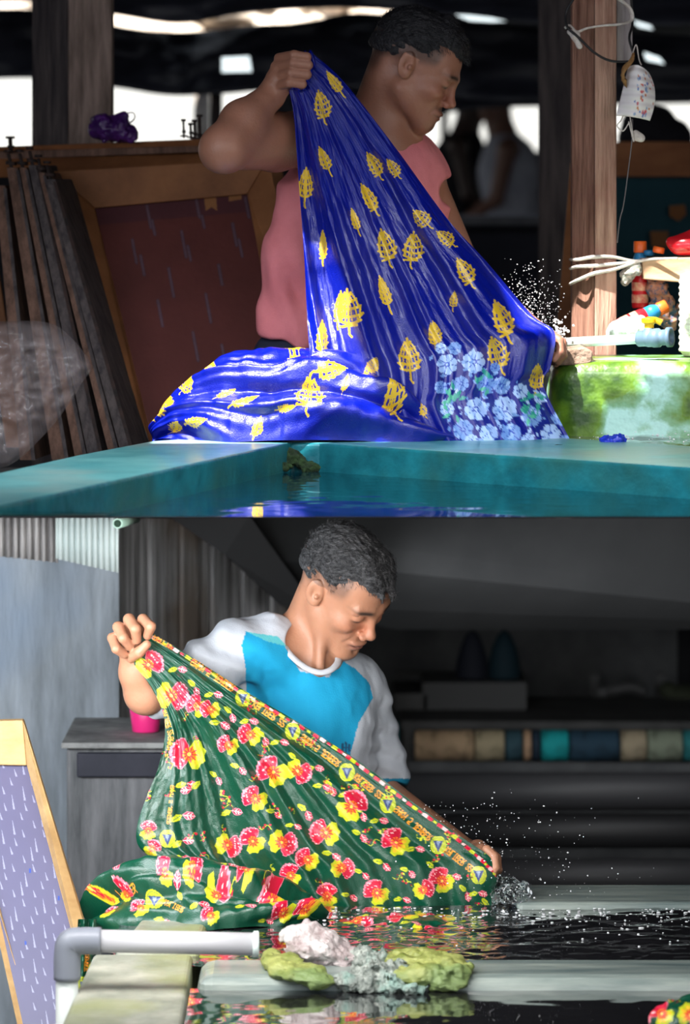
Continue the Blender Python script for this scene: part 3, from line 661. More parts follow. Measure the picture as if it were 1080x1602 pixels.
# clear crumpled plastic sack, lower left
M_clear = mat('clear_crumpled_plastic', (.42, .37, .38), rough=.12, alpha=.2, spec=1.0, bump=1.0, bscale=22, scale=10, coat=.6)
ol = spline([(-60, 505), (0, 503), (45, 502), (85, 508), (118, 535), (142, 572), (128, 600), (95, 650), (60, 690), (20, 725), (-20, 735), (-80, 740)], 90)
cx, cy = 0, 620; rr = 26; vs = []
for side in (-1, 1):
    for j in range(rr+1):
        s = j/rr
        for (x, y) in ol:
            px_, py_ = cx+(x-cx)*s, cy+(y-cy)*s
            dY = side*.11*math.sqrt(max(0, 1-s**2.4)); nz = .022*fbm(px_*.035+side*5, py_*.035, 1, 4)+.03*abs(vnoise(px_*.02, py_*.045, 3+side))*(1-s**4)
            vs.append(P(px_, py_, 8.05+dY+nz*(1 if s < 1 else .0)))
m1 = len(ol)
F1 = gridfaces(m1, rr+1); F2 = F1[:, ::-1]+(rr+1)*m1
one('plastic_sack', (np.array(vs), [tuple(q) for q in np.vstack([F1, F2])]), M_clear, 'crumpled clear plastic sack at the left behind the turquoise rim', 'sack')
# ------------------------------------------------------------------ right side of the upper place
Yt = 8.2
# mossy basin of green painted concrete behind the rim
M_mossy = bpy.data.materials.new('mossy_turquoise_concrete'); M_mossy.use_nodes = True
def mossmat(m):
    N = m.node_tree.nodes; L = m.node_tree.links; b = N['Principled BSDF']; b.inputs['Roughness'].default_value = .4; b.inputs['Coat Weight'].default_value = .3
    t_ = N.new('ShaderNodeTexCoord'); n1 = N.new('ShaderNodeTexNoise'); n1.inputs['Scale'].default_value = 9; n1.inputs['Detail'].default_value = 7; L.new(t_.outputs['Object'], n1.inputs['Vector'])
    r = N.new('ShaderNodeValToRGB'); L.new(n1.outputs['Fac'], r.inputs[0]); E = r.color_ramp.elements
    E[0].position = .34; E[0].color = (.02, .06, .008, 1); E[1].position = .62; E[1].color = (.42, .72, .66, 1)
    q = E.new(.46); q.color = (.11, .22, .015, 1); q = E.new(.56); q.color = (.20, .42, .25, 1)
    L.new(r.outputs[0], b.inputs['Base Color'])
    n2 = N.new('ShaderNodeTexNoise'); n2.inputs['Scale'].default_value = 45; L.new(t_.outputs['Object'], n2.inputs['Vector'])
    bp = N.new('ShaderNodeBump'); bp.inputs['Strength'].default_value = .4; bp.inputs['Distance'].default_value = .01; L.new(n2.outputs['Fac'], bp.inputs['Height']); L.new(bp.outputs[0], b.inputs['Normal'])
mossmat(M_mossy)
ztank = P(0, 560, 8.2)[2]
def rr_prism(x0, x1, y0, y1, z0, z1, r, n=10, seed=0, amp=.006):
    out = []
    for cx_, cy_, a0 in ((x1-r, y0+r, -90), (x1-r, y1-r, 0), (x0+r, y1-r, 90), (x0+r, y0+r, 180)):
        for i in range(n): a = math.radians(a0+90*i/(n-1)); out.append((cx_+r*math.cos(a), cy_+r*math.sin(a)))
    prof = [(0, z0)]+[(0, z0+(z1-z0)*k/8) for k in range(1, 8)]+[(0, z1-.035), (.006, z1-.02), (.018, z1-.007), (.035, z1), (.09, z1+.002)]
    vs = []; cxm, cym = (x0+x1)/2, (y0+y1)/2
    for ins, z in prof:
        for x, y in out:
            d = np.array([cxm-x, cym-y]); d /= np.linalg.norm(d); vs.append((x+d[0]*ins, y+d[1]*ins+amp*float(fbm(x*9, z*9, seed)), z))
    m = len(out); fs = [(i*m+k, i*m+(k+1) % m, (i+1)*m+(k+1) % m, (i+1)*m+k) for i in range(len(prof)-1) for k in range(m)]
    fs.append(tuple((len(prof)-1)*m+k for k in range(m)))
    return vs, fs
xa = P(862, 0, 8.0)[0]
one('mossy_tank', rr_prism(xa, 1.15, 7.98, 8.36, zcut(7.95)+.001, CZ-.355, .06), M_mossy, 'pale green painted tank wall overgrown with yellow green moss', 'tank')
water('basin_water', .34, 1.15, 7.66, 7.99, CZ-.505-.006, .012, .004, M_water2, 'dark splashed water between the blue cloth and the mossy tank', sx=1.4)
# small heap of blue cloth in that water
one('cloth_scrap', sdf_mesh([el(P(960, 690, 7.78), (.022, .018, .009)), el(P(968, 686, 7.78), (.012, .012, .010)), el(P(950, 688, 7.78), (.012, .01, .006))], .0015, disp=lambda p: .003*fbm(p[..., 0]*150, p[..., 1]*150, p[..., 2]*150, 2)), mat('blue_cloth_scrap', (.01, .03, .42), rough=.3), 'small wet blue cloth tip poking out of the dark water', 'cloth')
# wooden block, sawn
v, f = slab([P(862, 549, 7.99), P(915, 543, 7.99), P(928, 550, 7.99), P(927, 566, 7.99), P(918, 571, 7.99), P(862, 572, 7.99)], (0, 1, 0), .12)
one('wood_block', (v, f), mat('rough_sawn_wood', (.12, .07, .045), (.34, .24, .18), 24, rough=.85, bump=.8), 'short rough sawn wood block under the pipe by the hand', 'block', smooth=False, bevel=.004)
# plastic pipe with valve
t = thing('pipe_with_valve', 'white plastic pipe with grey union and yellow valve lying on the mossy tank', 'pipe', P(950, 545, 8.08))
M_pvc = mat('white_pvc', (.62, .72, .68), rough=.35); M_gr = mat('blue_grey_pvc', (.10, .16, .22), rough=.4); M_yel = mat('yellow_plastic', (.80, .48, .01), rough=.35)
pa, pb = P(870, 537, 8.14), P(1000, 530, 8.06); dx = (pb-pa)/np.linalg.norm(pb-pa)
mesh_ob('pipe', tube([pa, pb], .0105, 20), M_pvc, t)
q = pb-dx*.004
mesh_ob('union_fitting', lathe([(.014, 0), (.0165, .003), (.0165, .022), (.0185, .024), (.0185, .034), (.020, .036), (.020, .050), (.0165, .052), (.0165, .066), (.021, .068), (.021, .077), (.0125, .077), (.0125, .070)], q, dx, 28), M_gr, t)
vh = q+dx*.027+np.array([0, 0, .018])
va = mesh_ob('valve_handle', join(lathe([(.010, 0), (.010, .012), (.016, .014), (.017, .024), (.006, .026)], vh, (0, 0, 1), 20), tube([vh+np.array([-.004, 0, .020]), vh+np.array([.014, -.003, .020]), vh+np.array([.026, -.005, .014])], [.008, .007, .007], 8)), M_yel, t, smooth=False, bevel=.002)
mesh_ob('valve_body', sdf_mesh([el(q+dx*.027, (.02, .018, .018)), rc(q+dx*.027, vh, .012, .010)], .0016), M_gr, t)
# sunlit plastic sack pieces
def lump(name, ells, vox, amp, fr, mt, label, cat, group=None, kind=None):
    return one(name, sdf_mesh([el(P(x, y, Y), r, k=.02) for x, y, Y, r in ells], vox, disp=lambda p: amp*fbm(p[..., 0]*fr, p[..., 1]*fr, p[..., 2]*fr, 3)), mt, label, cat, group, kind)
M_wbag = mat('white_plastic_bag', (.72, .78, .82), (.88, .90, .92), 12, rough=.4, bump=.5)
lump('plastic_bag', [(980, 515, 8.3, (.035, .03, .022)), (992, 508, 8.3, (.022, .025, .020)), (965, 524, 8.3, (.02, .02, .014))], .0025, .006, 40, M_wbag, 'crumpled white plastic bag below the red bottles', 'bag')
M_red = mat('red_glossy_plastic', (.55, .012, .02), rough=.25, coat=.4); M_blue = mat('blue_plastic_label', (.02, .20, .42), rough=.35)
M_or = mat('orange_cap_plastic', (.85, .14, .02), rough=.4); M_cream = mat('cream_label', (.75, .50, .30), (.60, .05, .05), 60, rough=.5)
def bottle(name, base, axis, L, r, lab):
    t = thing(name, lab, 'bottle', base); ax = np.array(axis, float); ax /= np.linalg.norm(ax)
    mesh_ob('bottle_body', lathe([(r*.9, 0), (r, .004), (r, L*.42), (r*.96, L*.5), (r*.9, L*.52), (r*.9, L*.56)], base, ax, 24), M_red, t)
    mesh_ob('bottle_shoulder', lathe([(r*.9, L*.56), (r*.9, L*.72), (r*.7, L*.80), (r*.62, L*.83)], base, ax, 24), M_blue, t)['label'] = 'blue upper part'
    mesh_ob('cap', lathe([(r*.78, L*.83), (r*.8, L*.84), (r*.78, L*.99), (r*.7, L)], base, ax, 20), M_or, t)
    for k, (h0, h1) in enumerate(((.08, .2), (.26, .38))):
        mesh_ob('bottle_label', lathe([(r*1.01, L*h0), (r*1.012, L*h0+.001), (r*1.012, L*h1), (r*1.0, L*h1+.001)], base, ax, 24), M_cream, t)
bottle('squeeze_bottle', P(1002, 482, 8.42), (0, 0, 1), .147, .0185, 'upright red squeeze bottle with blue neck and orange cap by the post')
bottle('squeeze_bottle', P(970, 512, 8.32), (.95, .2, .42), .115, .019, 'red squeeze bottle with blue neck lying tilted below the upright one')
one('red_jug', sdf_mesh([el(P(1078, 383, 8.35), (.045, .03, .024)), rc(P(1050, 378, 8.35), P(1062, 384, 8.35), .010, .018), rc(P(1062, 376, 8.35), P(1095, 360, 8.35), .008, .012)], .002), M_red, 'glossy red plastic jug lying on the wooden shelf', 'jug')
one('orange_lid', lathe([(.012, 0), (.013, .003), (.013, .012), (.010, .014)], P(1030, 396, 8.37), (.2, 0, 1), 18), M_or, 'small orange lid on the shelf beside the red jug', 'lid')
one('blue_tub', lathe([(.010, 0), (.012, .003), (.012, .010), (.010, .012)], P(1016, 400, 8.40), (0, 0, 1), 18), M_blue, 'small blue cap at the left end of the shelf', 'cap')
one('wooden_shelf', slab([P(1004, 404, 8.36), P(1120, 402, 8.30), P(1120, 446, 8.30), P(1007, 437, 8.36)], (0, 1, 0), .16), mat('sunlit_plywood', (.42, .24, .13), (.62, .42, .27), 6, (1, 1, 3), rough=.7, bump=.2), 'pale plywood shelf board at the right edge', 'shelf', smooth=False, bevel=.003)
for i, (y0, y1, y2, lab) in enumerate(((406, 402, 408, 'upper of the pale ropes wound round the post towards the shelf'), (414, 412, 410, 'middle of the pale ropes wound round the post towards the shelf'), (432, 420, 412, 'lowest, sagging pale rope wound round the post towards the shelf'))):
    one('rope', tube([P(893, y0+6*i, Yq+.02), P(905, y0+3*i, Yq-.012), P(930, y1+4*i, Yq-.014), P(960, y1+i, Yq-.008), P(990, y2, Yq), P(1015, 406, Yq), P(1060, 404, Yq-.05)], [.0045, .005, .006, .005, .005, .004, .003], 8, 40, flat=.7), M_rope, lab, 'rope', 'ropes wound round the post')
lump('rag', [(985, 425, 8.36, (.016, .012, .012)), (980, 437, 8.36, (.01, .01, .012)), (994, 418, 8.36, (.014, .01, .009))], .002, .005, 90, mat('patterned_rag', (.10, .14, .12), (.50, .44, .38), 90, rough=.8), 'small crumpled patterned rag knotted at the shelf end', 'rag')
lump('rag', [(1035, 470, 8.4, (.022, .015, .04)), (1048, 495, 8.4, (.02, .015, .03)), (1025, 450, 8.4, (.014, .015, .02))], .002, .008, 60, mat('multicolour_rag', (.02, .08, .16), (.45, .20, .12), 70, rough=.8, ramp=(.4, .55)), 'dark multicoloured rag hanging under the shelf', 'rag')
# ribbed white roll
v, f = lathe([(.05, 0), (.058, .01)]+[(.060+.0015*math.sin(i*1.9), .01+.004*i) for i in range(40)]+[(.058, .172), (.045, .18)], P(1107, 557, 8.2), (0, 0, 1), 40)
one('thread_roll', (v, f), mat('off_white_thread', (.62, .58, .50), (.80, .77, .70), 30, (1, 1, 6), rough=.8, bump=.4), 'large off-white ribbed roll at the right edge on the tank', 'roll')
# blurred background on the right
one('wooden_beam', slab([P(964, 222, 11.6), P(1200, 222, 11.6), P(1200, 276, 11.6), P(964, 276, 11.6)], (0, 1, 0), .06), mat('dark_orange_beam', (.24, .085, .03), (.38, .15, .055), 5, (1, 1, 3), rough=.7), 'blurred orange brown horizontal board behind the tied post', 'beam', smooth=False)
t = thing('hanging_cloth', 'dark teal cloth panel below the orange board', 'panel', P(1030, 500, 11.7))
mesh_ob('cloth_sheet', slab([P(940, 276, 11.7), P(1200, 276, 11.7), P(1200, 640, 11.7), P(940, 640, 11.7)], (0, 1, 0), .03), mat('dark_teal_cloth', (.008, .045, .065), (.016, .07, .09), 2, rough=.9), t, smooth=False)
M_patch = mat('brown_paper_patch', (.22, .09, .03), rough=.8)
mesh_ob('patch', slab([P(1048, 322, 11.66), P(1072, 320, 11.66), P(1074, 336, 11.66), P(1062, 346, 11.66), P(1048, 338, 11.66)], (0, 1, 0), .01), M_patch, t, smooth=False)
mesh_ob('patch', slab([P(1018, 362, 11.66), P(1046, 362, 11.66), P(1044, 388, 11.66), P(1020, 386, 11.66)], (0, 1, 0), .01), M_patch, t, smooth=False)
lump('dark_bundle', [(1015, 200, 12.5, (.09, .09, .07)), (1045, 212, 12.5, (.08, .09, .05)), (1000, 215, 12.5, (.07, .08, .05))], .008, .01, 12, mat('dark_cloth_bundle', (.012, .012, .018), rough=.9), 'dark cloth bundle lying on the orange board behind the mask', 'bundle')
one('dark_bench', slab([P(560, 338, 14.8), P(900, 338, 14.8), P(900, 352, 14.8), P(560, 352, 14.8)], (0, 1, 0), .5), mat('grey_bench_top', (.05, .05, .06), (.10, .10, .11), 4, rough=.6), 'dim grey bench edge in front of the far workers', 'bench', smooth=False)
one('dark_cabinet', box((P(745, 0, 14.8)[0], 15.1, (P(0, 352, 14.8)[2]+1.26)/2), (.95, .5, P(0, 352, 14.8)[2]-1.26)), M_sill, 'black cabinet carrying the dim bench top', 'cabinet', smooth=False)
# ================================================================== lower place props
def paintB(c):
    for r in range(17):
        for k in range(9):
            y = 1190+r*27+(k % 2)*13; x = -62+k*16+(y-1190)*.30+(r % 2)*5; L = 22 if (r+k) % 3 == 0 else 12
            c.poly([(x, y), (x+.6, y), (x+5.5, y+L), (x+2.2, y+L)], (.22, .22, .31))
    for x, y in ((47, 1362), (40, 1475), (92, 1405)): c.disc(x, y, 1.6, (.02, .05, .25), ry=6)
t, o, n = quadframe('screen_frame', 'pale pine printing screen with lilac mesh leaning at the lower left',
    [(-90, 1130), (36, 1127), (190, 1640), (62, 1640)], [(-62, 1196), (42, 1198), (150, 1600), (30, 1608)], [7.95, 7.95, 7.5, 7.5],
    mat('pale_pine', (.34, .20, .08), (.50, .33, .15), 7, (1, 1, 2), rough=.7, bump=.2), mat('lilac_screen_mesh', (1, 1, 1), attr=.3, scale=4, rough=.5), thick=.03, paint=paintB, base=(.085, .08, .14))
# concrete trough behind
Yk = 8.75
t = thing('concrete_trough', 'dark stained concrete block standing against the plank wall', 'block', (P(178, 0, Yk)[0], Yk, 0))
x0, x1 = P(104, 0, Yk)[0], P(300, 0, Yk)[0]; zt_ = P(0, 1168, Yk)[2]
mesh_ob('block', box(((x0+x1)/2, Yk+.2, zt_/2), (x1-x0, .4, zt_)), M_conc, t, smooth=False, bevel=.01)
mesh_ob('dark_panel', box(((x0+x1)/2+.01, Yk-.012, (P(0, 1178, Yk)[2]+P(0, 1212, Yk)[2])/2), (x1-x0-.03, .02, .055)), mat('dark_ledge_band', (.014, .016, .026), (.03, .03, .045), 9, rough=.7), t, smooth=False, bevel=.004)  # darker band near the top of the block's front
mesh_ob('rim', box(((x0+x1)/2, Yk+.18, zt_+.006), (x1-x0+.02, .42, .014)), mat('worn_grey_ledge', (.16, .16, .16), (.34, .34, .33), 12, rough=.8), t, smooth=False, bevel=.004)
zb_ = P(0, 1152, 8.9)[2]; xb = P(228, 0, 8.9)[0]
t = thing('bucket', 'bright pink plastic bucket on the dark block under his elbow', 'bucket', (xb, 8.9, zt_+.014))
M_pink = mat('pink_plastic', (.86, .03, .22), rough=.35, sss=.0)
mesh_ob('bucket_body', lathe([(.030, 0), (.0315, .002), (.040, .075), (.0375, .076), (.029, .006)], (xb, 8.9, zt_+.014), (0, 0, 1), 32), M_pink, t)
mesh_ob('bucket_rim', lathe([(.0395, .071), (.0425, .072), (.0425, .078), (.039, .078)], (xb, 8.9, zt_+.014), (0, 0, 1), 32), M_pink, t)
# white pipe with elbow
t = thing('pipe_with_elbow', 'white plastic pipe with grey elbow standing beside the pale concrete wall', 'pipe', P(106, 1602, 6.95)*np.array([1, 1, 0]))
Ye = 6.95; rp = .0205
mesh_ob('pipe', tube([P(148, 1472, Ye), P(403, 1477, Ye)], rp, 24), mat('white_pipe_plastic', (.42, .42, .44), rough=.35), t)
mesh_ob('pipe_collar', lathe([(rp, 0), (rp+.003, .001), (rp+.003, .010), (rp, .011)], P(396, 1477, Ye), (1, 0, 0), 24), M_pvc, t)
mesh_ob('elbow', tube([P(158, 1472, Ye), P(130, 1472, Ye), P(112, 1475, Ye), P(106, 1490, Ye), P(105, 1532, Ye)], [.0245, .0245, .026, .0245, .0245], 24, 30), mat('grey_elbow_plastic', (.17, .185, .22), rough=.4), t)
mesh_ob('standpipe', tube([P(105, 1530, Ye), (P(105, 0, Ye)[0], Ye, 0)], rp, 24), mat('pale_standpipe_plastic', (.42, .45, .43), rough=.45), t)
# rock and rags on the near rim
M_rock = mat('pinkish_white_stone', (.20, .14, .14), (.56, .52, .51), 26, rough=.75, bump=.9, c3=(.34, .28, .28), detail=10)
Yc_ = 7.22
one('stone', sdf_mesh([el(P(492, 1482, Yc_), (.056, .05, .036), rotm('Y', .25), k=.03), el(P(535, 1498, Yc_), (.045, .045, .032), rotm('Y', .5), k=.03), el(P(470, 1478, Yc_), (.03, .035, .022), k=.03), el(P(520, 1520, Yc_), (.03, .03, .016), k=.02)], .0025,
    disp=lambda p: .010*fbm(p[..., 0]*28, p[..., 1]*28, p[..., 2]*34, 4)), M_rock, 'rough pinkish white stone sitting on the near rim', 'stone')
M_alg = mat('yellow_green_wet_rag', (.11, .14, .02), (.30, .32, .10), 16, (1, 1, 3), rough=.5, bump=.6, c3=(.14, .20, .07))
M_gag = mat('grey_wet_mesh_rag', (.06, .08, .07), (.36, .39, .35), 40, rough=.5, bump=.9, c3=(.20, .30, .26))
lump('wet_rag', [(440, 1508, 7.15, (.03, .05, .016)), (468, 1522, 7.10, (.05, .05, .014)), (500, 1534, 7.08, (.03, .035, .010)), (425, 1500, 7.2, (.016, .03, .012))], .0025, .006, 40, M_alg, 'yellow green wet rag tucked under the stone on its left', 'rag')
lump('wet_rag', [(632, 1500, 7.2, (.05, .045, .014)), (680, 1508, 7.15, (.05, .06, .018)), (715, 1518, 7.12, (.032, .05, .020)), (650, 1528, 7.08, (.05, .03, .018)), (700, 1540, 7.07, (.035, .02, .014))], .0025, .007, 38, M_alg, 'larger yellow green wet rag draped over the near rim', 'rag')
lump('wet_rag', [(575, 1500, 7.2, (.04, .04, .016)), (600, 1520, 7.12, (.045, .05, .018)), (560, 1535, 7.08, (.04, .03, .014)), (640, 1545, 7.06, (.04, .02, .010))], .002, .010, 70, M_gag, 'grey lacy wet rag between the stone and the large green rag', 'rag')
# dim background
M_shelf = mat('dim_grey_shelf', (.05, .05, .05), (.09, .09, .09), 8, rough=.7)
Yw = 12.2
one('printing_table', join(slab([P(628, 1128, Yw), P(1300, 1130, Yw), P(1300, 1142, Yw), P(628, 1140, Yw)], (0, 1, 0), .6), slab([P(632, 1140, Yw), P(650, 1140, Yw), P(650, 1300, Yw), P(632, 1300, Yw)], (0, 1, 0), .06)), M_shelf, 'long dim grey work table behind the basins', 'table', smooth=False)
cols = [((.40, .28, .17), 648, 742, 'tan cloth roll at the left end of the row'), ((.36, .30, .19), 742, 790, 'olive tan cloth roll beside the tan one'), ((.03, .07, .09), 790, 818, 'dark blue green cloth roll, narrow, left of centre'), ((.42, .27, .17), 818, 832, 'thin tan cloth roll between two dark ones'),
        ((.015, .03, .05), 832, 846, 'thin navy cloth roll left of the turquoise one'), ((.01, .32, .33), 846, 890, 'bright turquoise cloth roll in the middle of the row'), ((.02, .05, .08), 890, 970, 'dark patterned navy cloth roll right of the turquoise one'), ((.34, .28, .19), 970, 1012, 'tan and green cloth roll right of the navy one'), ((.20, .23, .17), 1012, 1068, 'grey green cloth roll near the right edge'), ((.02, .16, .17), 1068, 1150, 'teal cloth roll at the right edge')]
for i, (c, x0, x1, lab) in enumerate(cols):
    a, b = P(x0+1, 1166, Yw-.02), P(x1-1, 1166, Yw-.02)
    one('cloth_roll', lathe([(.02, 0), (.047, .001), (.049, .006), (.049, b[0]-a[0]-.006), (.047, b[0]-a[0]-.001), (.02, b[0]-a[0])], a, (1, 0, 0), 24), mat('rolled_cloth_%s' % 'abcdefghij'[i], tuple(min(q*1.6, .8) for q in c), tuple(q*.5 for q in c), 22, rough=.8, ramp=(.5, .7)), lab, 'cloth roll', 'cloth rolls under the work table edge')
one('teal_cloth', slab([P(606, 1132, 11.5), P(624, 1132, 11.5), P(624, 1132, 11.5)*np.array([1, 1, 0])+np.array([0, 0, .02]), P(608, 1132, 11.5)*np.array([1, 1, 0])+np.array([0, 0, .02])], (0, 1, 0), .06), mat('teal_hanging_cloth', (.01, .17, .20), rough=.8), 'teal cloth hanging at the left end of the work table', 'cloth', smooth=False, bevel=.01)
for i, (y, r, x0, c, lab) in enumerate(((1238, .055, 636, .075, 'uppermost long dark roller, catching a dull sheen'), (1300, .05, 640, .03, 'second long dark roller below the table'), (1370, .05, 660, .06, 'lowest long dark roller just above the far rim'))):
    a, b = P(x0, y, 11.0), P(1250, y+3, 11.0)
    one('dark_roller', lathe([(.02, 0), (r, .002), (r, b[0]-a[0]-.002), (.02, b[0]-a[0])], a, (1, 0, 0), 28), mat('dull_black_roller_%s' % 'abc'[i], (c*.6, c*.6, c*.65), rough=.5), lab, 'roller', 'long rollers under the work table')
one('table_skirt', slab([P(640, 1192, 11.9), P(1300, 1196, 11.9), P(1300, 1460, 11.9), P(640, 1460, 11.9)], (0, 1, 0), .03), M_back, 'dark panel closing the space under the work table', 'panel', smooth=False)
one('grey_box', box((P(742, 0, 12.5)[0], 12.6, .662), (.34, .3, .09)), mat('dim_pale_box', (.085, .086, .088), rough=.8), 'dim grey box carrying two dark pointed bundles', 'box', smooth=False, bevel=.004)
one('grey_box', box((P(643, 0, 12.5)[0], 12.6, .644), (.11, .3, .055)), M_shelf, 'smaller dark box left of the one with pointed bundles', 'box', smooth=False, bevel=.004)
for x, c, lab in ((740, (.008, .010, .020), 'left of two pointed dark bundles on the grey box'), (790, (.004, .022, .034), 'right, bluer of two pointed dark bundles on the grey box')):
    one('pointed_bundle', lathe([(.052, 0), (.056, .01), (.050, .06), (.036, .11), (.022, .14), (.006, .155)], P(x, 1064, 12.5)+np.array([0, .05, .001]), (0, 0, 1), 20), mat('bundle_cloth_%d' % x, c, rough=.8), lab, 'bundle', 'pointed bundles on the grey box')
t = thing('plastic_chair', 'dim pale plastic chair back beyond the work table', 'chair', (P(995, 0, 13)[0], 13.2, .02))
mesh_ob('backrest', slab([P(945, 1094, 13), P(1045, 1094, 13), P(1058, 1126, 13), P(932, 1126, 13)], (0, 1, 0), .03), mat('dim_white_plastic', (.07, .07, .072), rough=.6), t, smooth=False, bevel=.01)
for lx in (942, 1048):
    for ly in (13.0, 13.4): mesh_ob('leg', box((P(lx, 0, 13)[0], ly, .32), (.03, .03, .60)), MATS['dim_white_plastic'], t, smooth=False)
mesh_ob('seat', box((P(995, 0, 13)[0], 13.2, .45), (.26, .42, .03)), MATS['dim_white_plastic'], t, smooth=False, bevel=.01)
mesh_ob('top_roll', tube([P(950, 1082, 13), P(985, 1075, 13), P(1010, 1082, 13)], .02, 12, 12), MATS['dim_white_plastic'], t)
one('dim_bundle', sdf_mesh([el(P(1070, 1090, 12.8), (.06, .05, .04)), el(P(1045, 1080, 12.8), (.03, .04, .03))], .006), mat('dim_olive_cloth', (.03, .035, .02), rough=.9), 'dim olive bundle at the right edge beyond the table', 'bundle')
for k, (x0, y0, x1, y1, Y) in enumerate(((620, 910, 1100, 926, 13.9), (958, 830, 966, 910, 13.9), (1062, 820, 1085, 1130, 13.5), (620, 1052, 720, 1058, 13.0))):
    struct('trim_%d' % (k+3), slab([P(x0, y0, Y), P(x1, y0, Y), P(x1, y1, Y), P(x0, y1, Y)], (0, 1, 0), .04), M_slab if k != 3 else M_shelf)
# ================================================================== people
M_skin = mat('brown_skin', (1, 1, 1), attr=.25, scale=30, rough=.45, sss=.12, bump=.12, bscale=160)
def headmat(yaw, pitch, roll=0.0):                 # columns: forward, left, up
    return rotm('Z', math.radians(yaw))@rotm('Y', math.radians(pitch))@rotm('X', math.radians(roll))
class Head:
    def __init__(s, o, R, sc=1.0, lean=0.0): s.o = np.array(o, float); s.R = R; s.s = sc; s.lean = lean
    def w(s, *p): return s.o+s.R@(np.array(p, float)*s.s)
    def E(s, c, r, k=.01, op='add', rot=None):
        return el(s.w(*c), np.array(r)*s.s, s.R if rot is None else s.R@rot, k*s.s, op)
    def C(s, a, b, ra, rb, k=.01, op='add'): return rc(s.w(*a), s.w(*b), ra*s.s, rb*s.s, k*s.s, op)
    def loc(s, p): return ((p-s.o)@s.R)/s.s
    def prims(s, nose=1.0, jaw=1.0, cheek=1.0, cz=-.104):
        E, C = s.E, s.C; L = []
        L += [E((-.018, 0, .035), (.096, .076, .083), .03), E((.040, 0, .030), (.052, .060, .052), .03), E((.034, 0, -.025), (.056, .060, .070), .03)]
        L += [E((.022, 0, -.062), (.052*jaw, .054*jaw, .042), .03), E((.083, 0, cz), (.018, .022, .016), .024), C((.005, .050*jaw, -.055), (.072, .018, cz-.002), .018, .015, .03), C((.005, -.050*jaw, -.055), (.072, -.018, cz-.002), .018, .015, .03)]
        for y in (-1, 1):
            L += [C((.082, y*.043, .016), (.092, y*.014, .013), .008, .009, .018), E((.064, y*.043, -.028), (.024, .020*cheek, .017), .025)]
        for y in (-1, 1): L += [E((.099, y*.031, -.006), (.014, .019, .011), .014, 'sub')]
        L += [E((.074, 0, -.066), (.024, .032, .026), .022)]
        L += [C((.091, 0, .008), (.1085, 0, -.032), .0075, .0088, .014), E((.1105*1.0, 0, -.036), (.012*nose, .012, .010), .008)]
        for y in (-1, 1): L += [E((.1035, y*.0135*nose, -.0425), (.011, .008, .0075), .006), E((.108, y*.0065, -.0515), (.005, .0035, .0035), .003, 'sub')]
        for y in (-1, 1):
            L += [E((.0785, y*.031, -.006), (.0135, .0150, .0125), .003), E((.0800, y*.031, -.001), (.0135, .0170, .0095), .003)]
            L += [C((.0935, y*.017, -.0085), (.0875, y*.045, -.0105), .0010, .0010, .0025, 'sub'), C((.0895, y*.018, .008), (.085, y*.043, .007), .0011, .0011, .003, 'sub')]
        L += [E((.0965, 0, -.0675), (.0115, .0225, .0056), .006), E((.0945, 0, -.0795), (.0115, .0190, .0066), .006)]
        L += [C((.108, 0, -.0730), (.087, .025, -.0745), .0016, .0010, .003, 'sub'), C((.108, 0, -.0730), (.087, -.025, -.0745), .0016, .0010, .003, 'sub'), C((.109, 0, -.0900), (.10, 0, -.0900), .003, .003, .012, 'sub')]
        for y in (-1, 1): L += [C((.098, y*.020, -.046), (.086, y*.034, -.072), .0012, .0014, .008, 'sub')]
        for y in (-1, 1):                          # ears
            rt = rotm('Z', -y*.40)@rotm('Y', -.22)
            L += [E((-.006, y*.0795, -.004), (.0185, .0065, .031), .006, 'add', rt), C((-.002, y*.071, -.010), (.002, y*.072, -.024), .010, .008, .008),
                  E((-.002, y*.0870, -.002), (.0105, .0055, .0185), .003, 'sub', rt), E((-.004, y*.0835, -.006), (.0052, .0035, .008), .002, 'sub', rt), E((.004, y*.0825, -.006), (.005, .005, .006), .003)]
        return L
    def color(s, p, base, lip, hairc, fade=0.5, must=.5, beard=0.0, red=None):
        q = s.loc(p); x, y, z = q[:, 0], q[:, 1], q[:, 2]; ay = np.abs(y)
        c = np.tile(np.array(base, float), (len(p), 1))
        def mixin(m, col): c[:] = c*(1-m[:, None])+np.array(col)*m[:, None]
        near = (np.linalg.norm(q, axis=1) < .17)
        mixin(near*.35*np.exp(-((x-.1)/.03)**2-((z+.03)/.03)**2), np.array(base)*[1.15, .75, .7])
        m = near*(x > .080)*np.exp(-(((z+.0735)/.0085)**2)**2)*np.exp(-((ay/.024)**2)**2); mixin(m*.75, lip)
        m = near*(x > .076)*np.exp(-(((z+.0735)/.0016)**2))*np.exp(-((ay/.025)**4)); mixin(m*.85, np.array(lip)*.25)
        m = near*(x > .06)*np.exp(-(((z-.0185+.10*(ay-.03)**2*20)/.0045)**2)**1)*np.exp(-(((ay-.033)/.020)**4)); mixin(np.clip(m*1.1, 0, .92), hairc)
        m = near*(x > .07)*np.exp(-(((z+.0098)/.0030)**2))*np.exp(-(((ay-.031)/.016)**4)); mixin(m*.92, hairc)
        m = near*(x > .085)*np.exp(-(((z+.0575)/.0055)**2))*np.exp(-((ay/.026)**4)); mixin(m*must, hairc)
        m = near*(x > .05)*np.exp(-(((z+.100)/.014)**2))*np.exp(-((ay/.02)**4)); mixin(m*beard, hairc)
        side = near*sstep(-.004, .022, z-.25*np.clip(-x, 0, 1)*0+.30*(-x-.0))*sstep(.062, .045, x)*sstep(.045, .06, ay+.3*np.clip(-x, 0, 1))*(1-((np.abs(x+.004) < .018) & (z < .018)))
        mixin(side*fade, hairc)
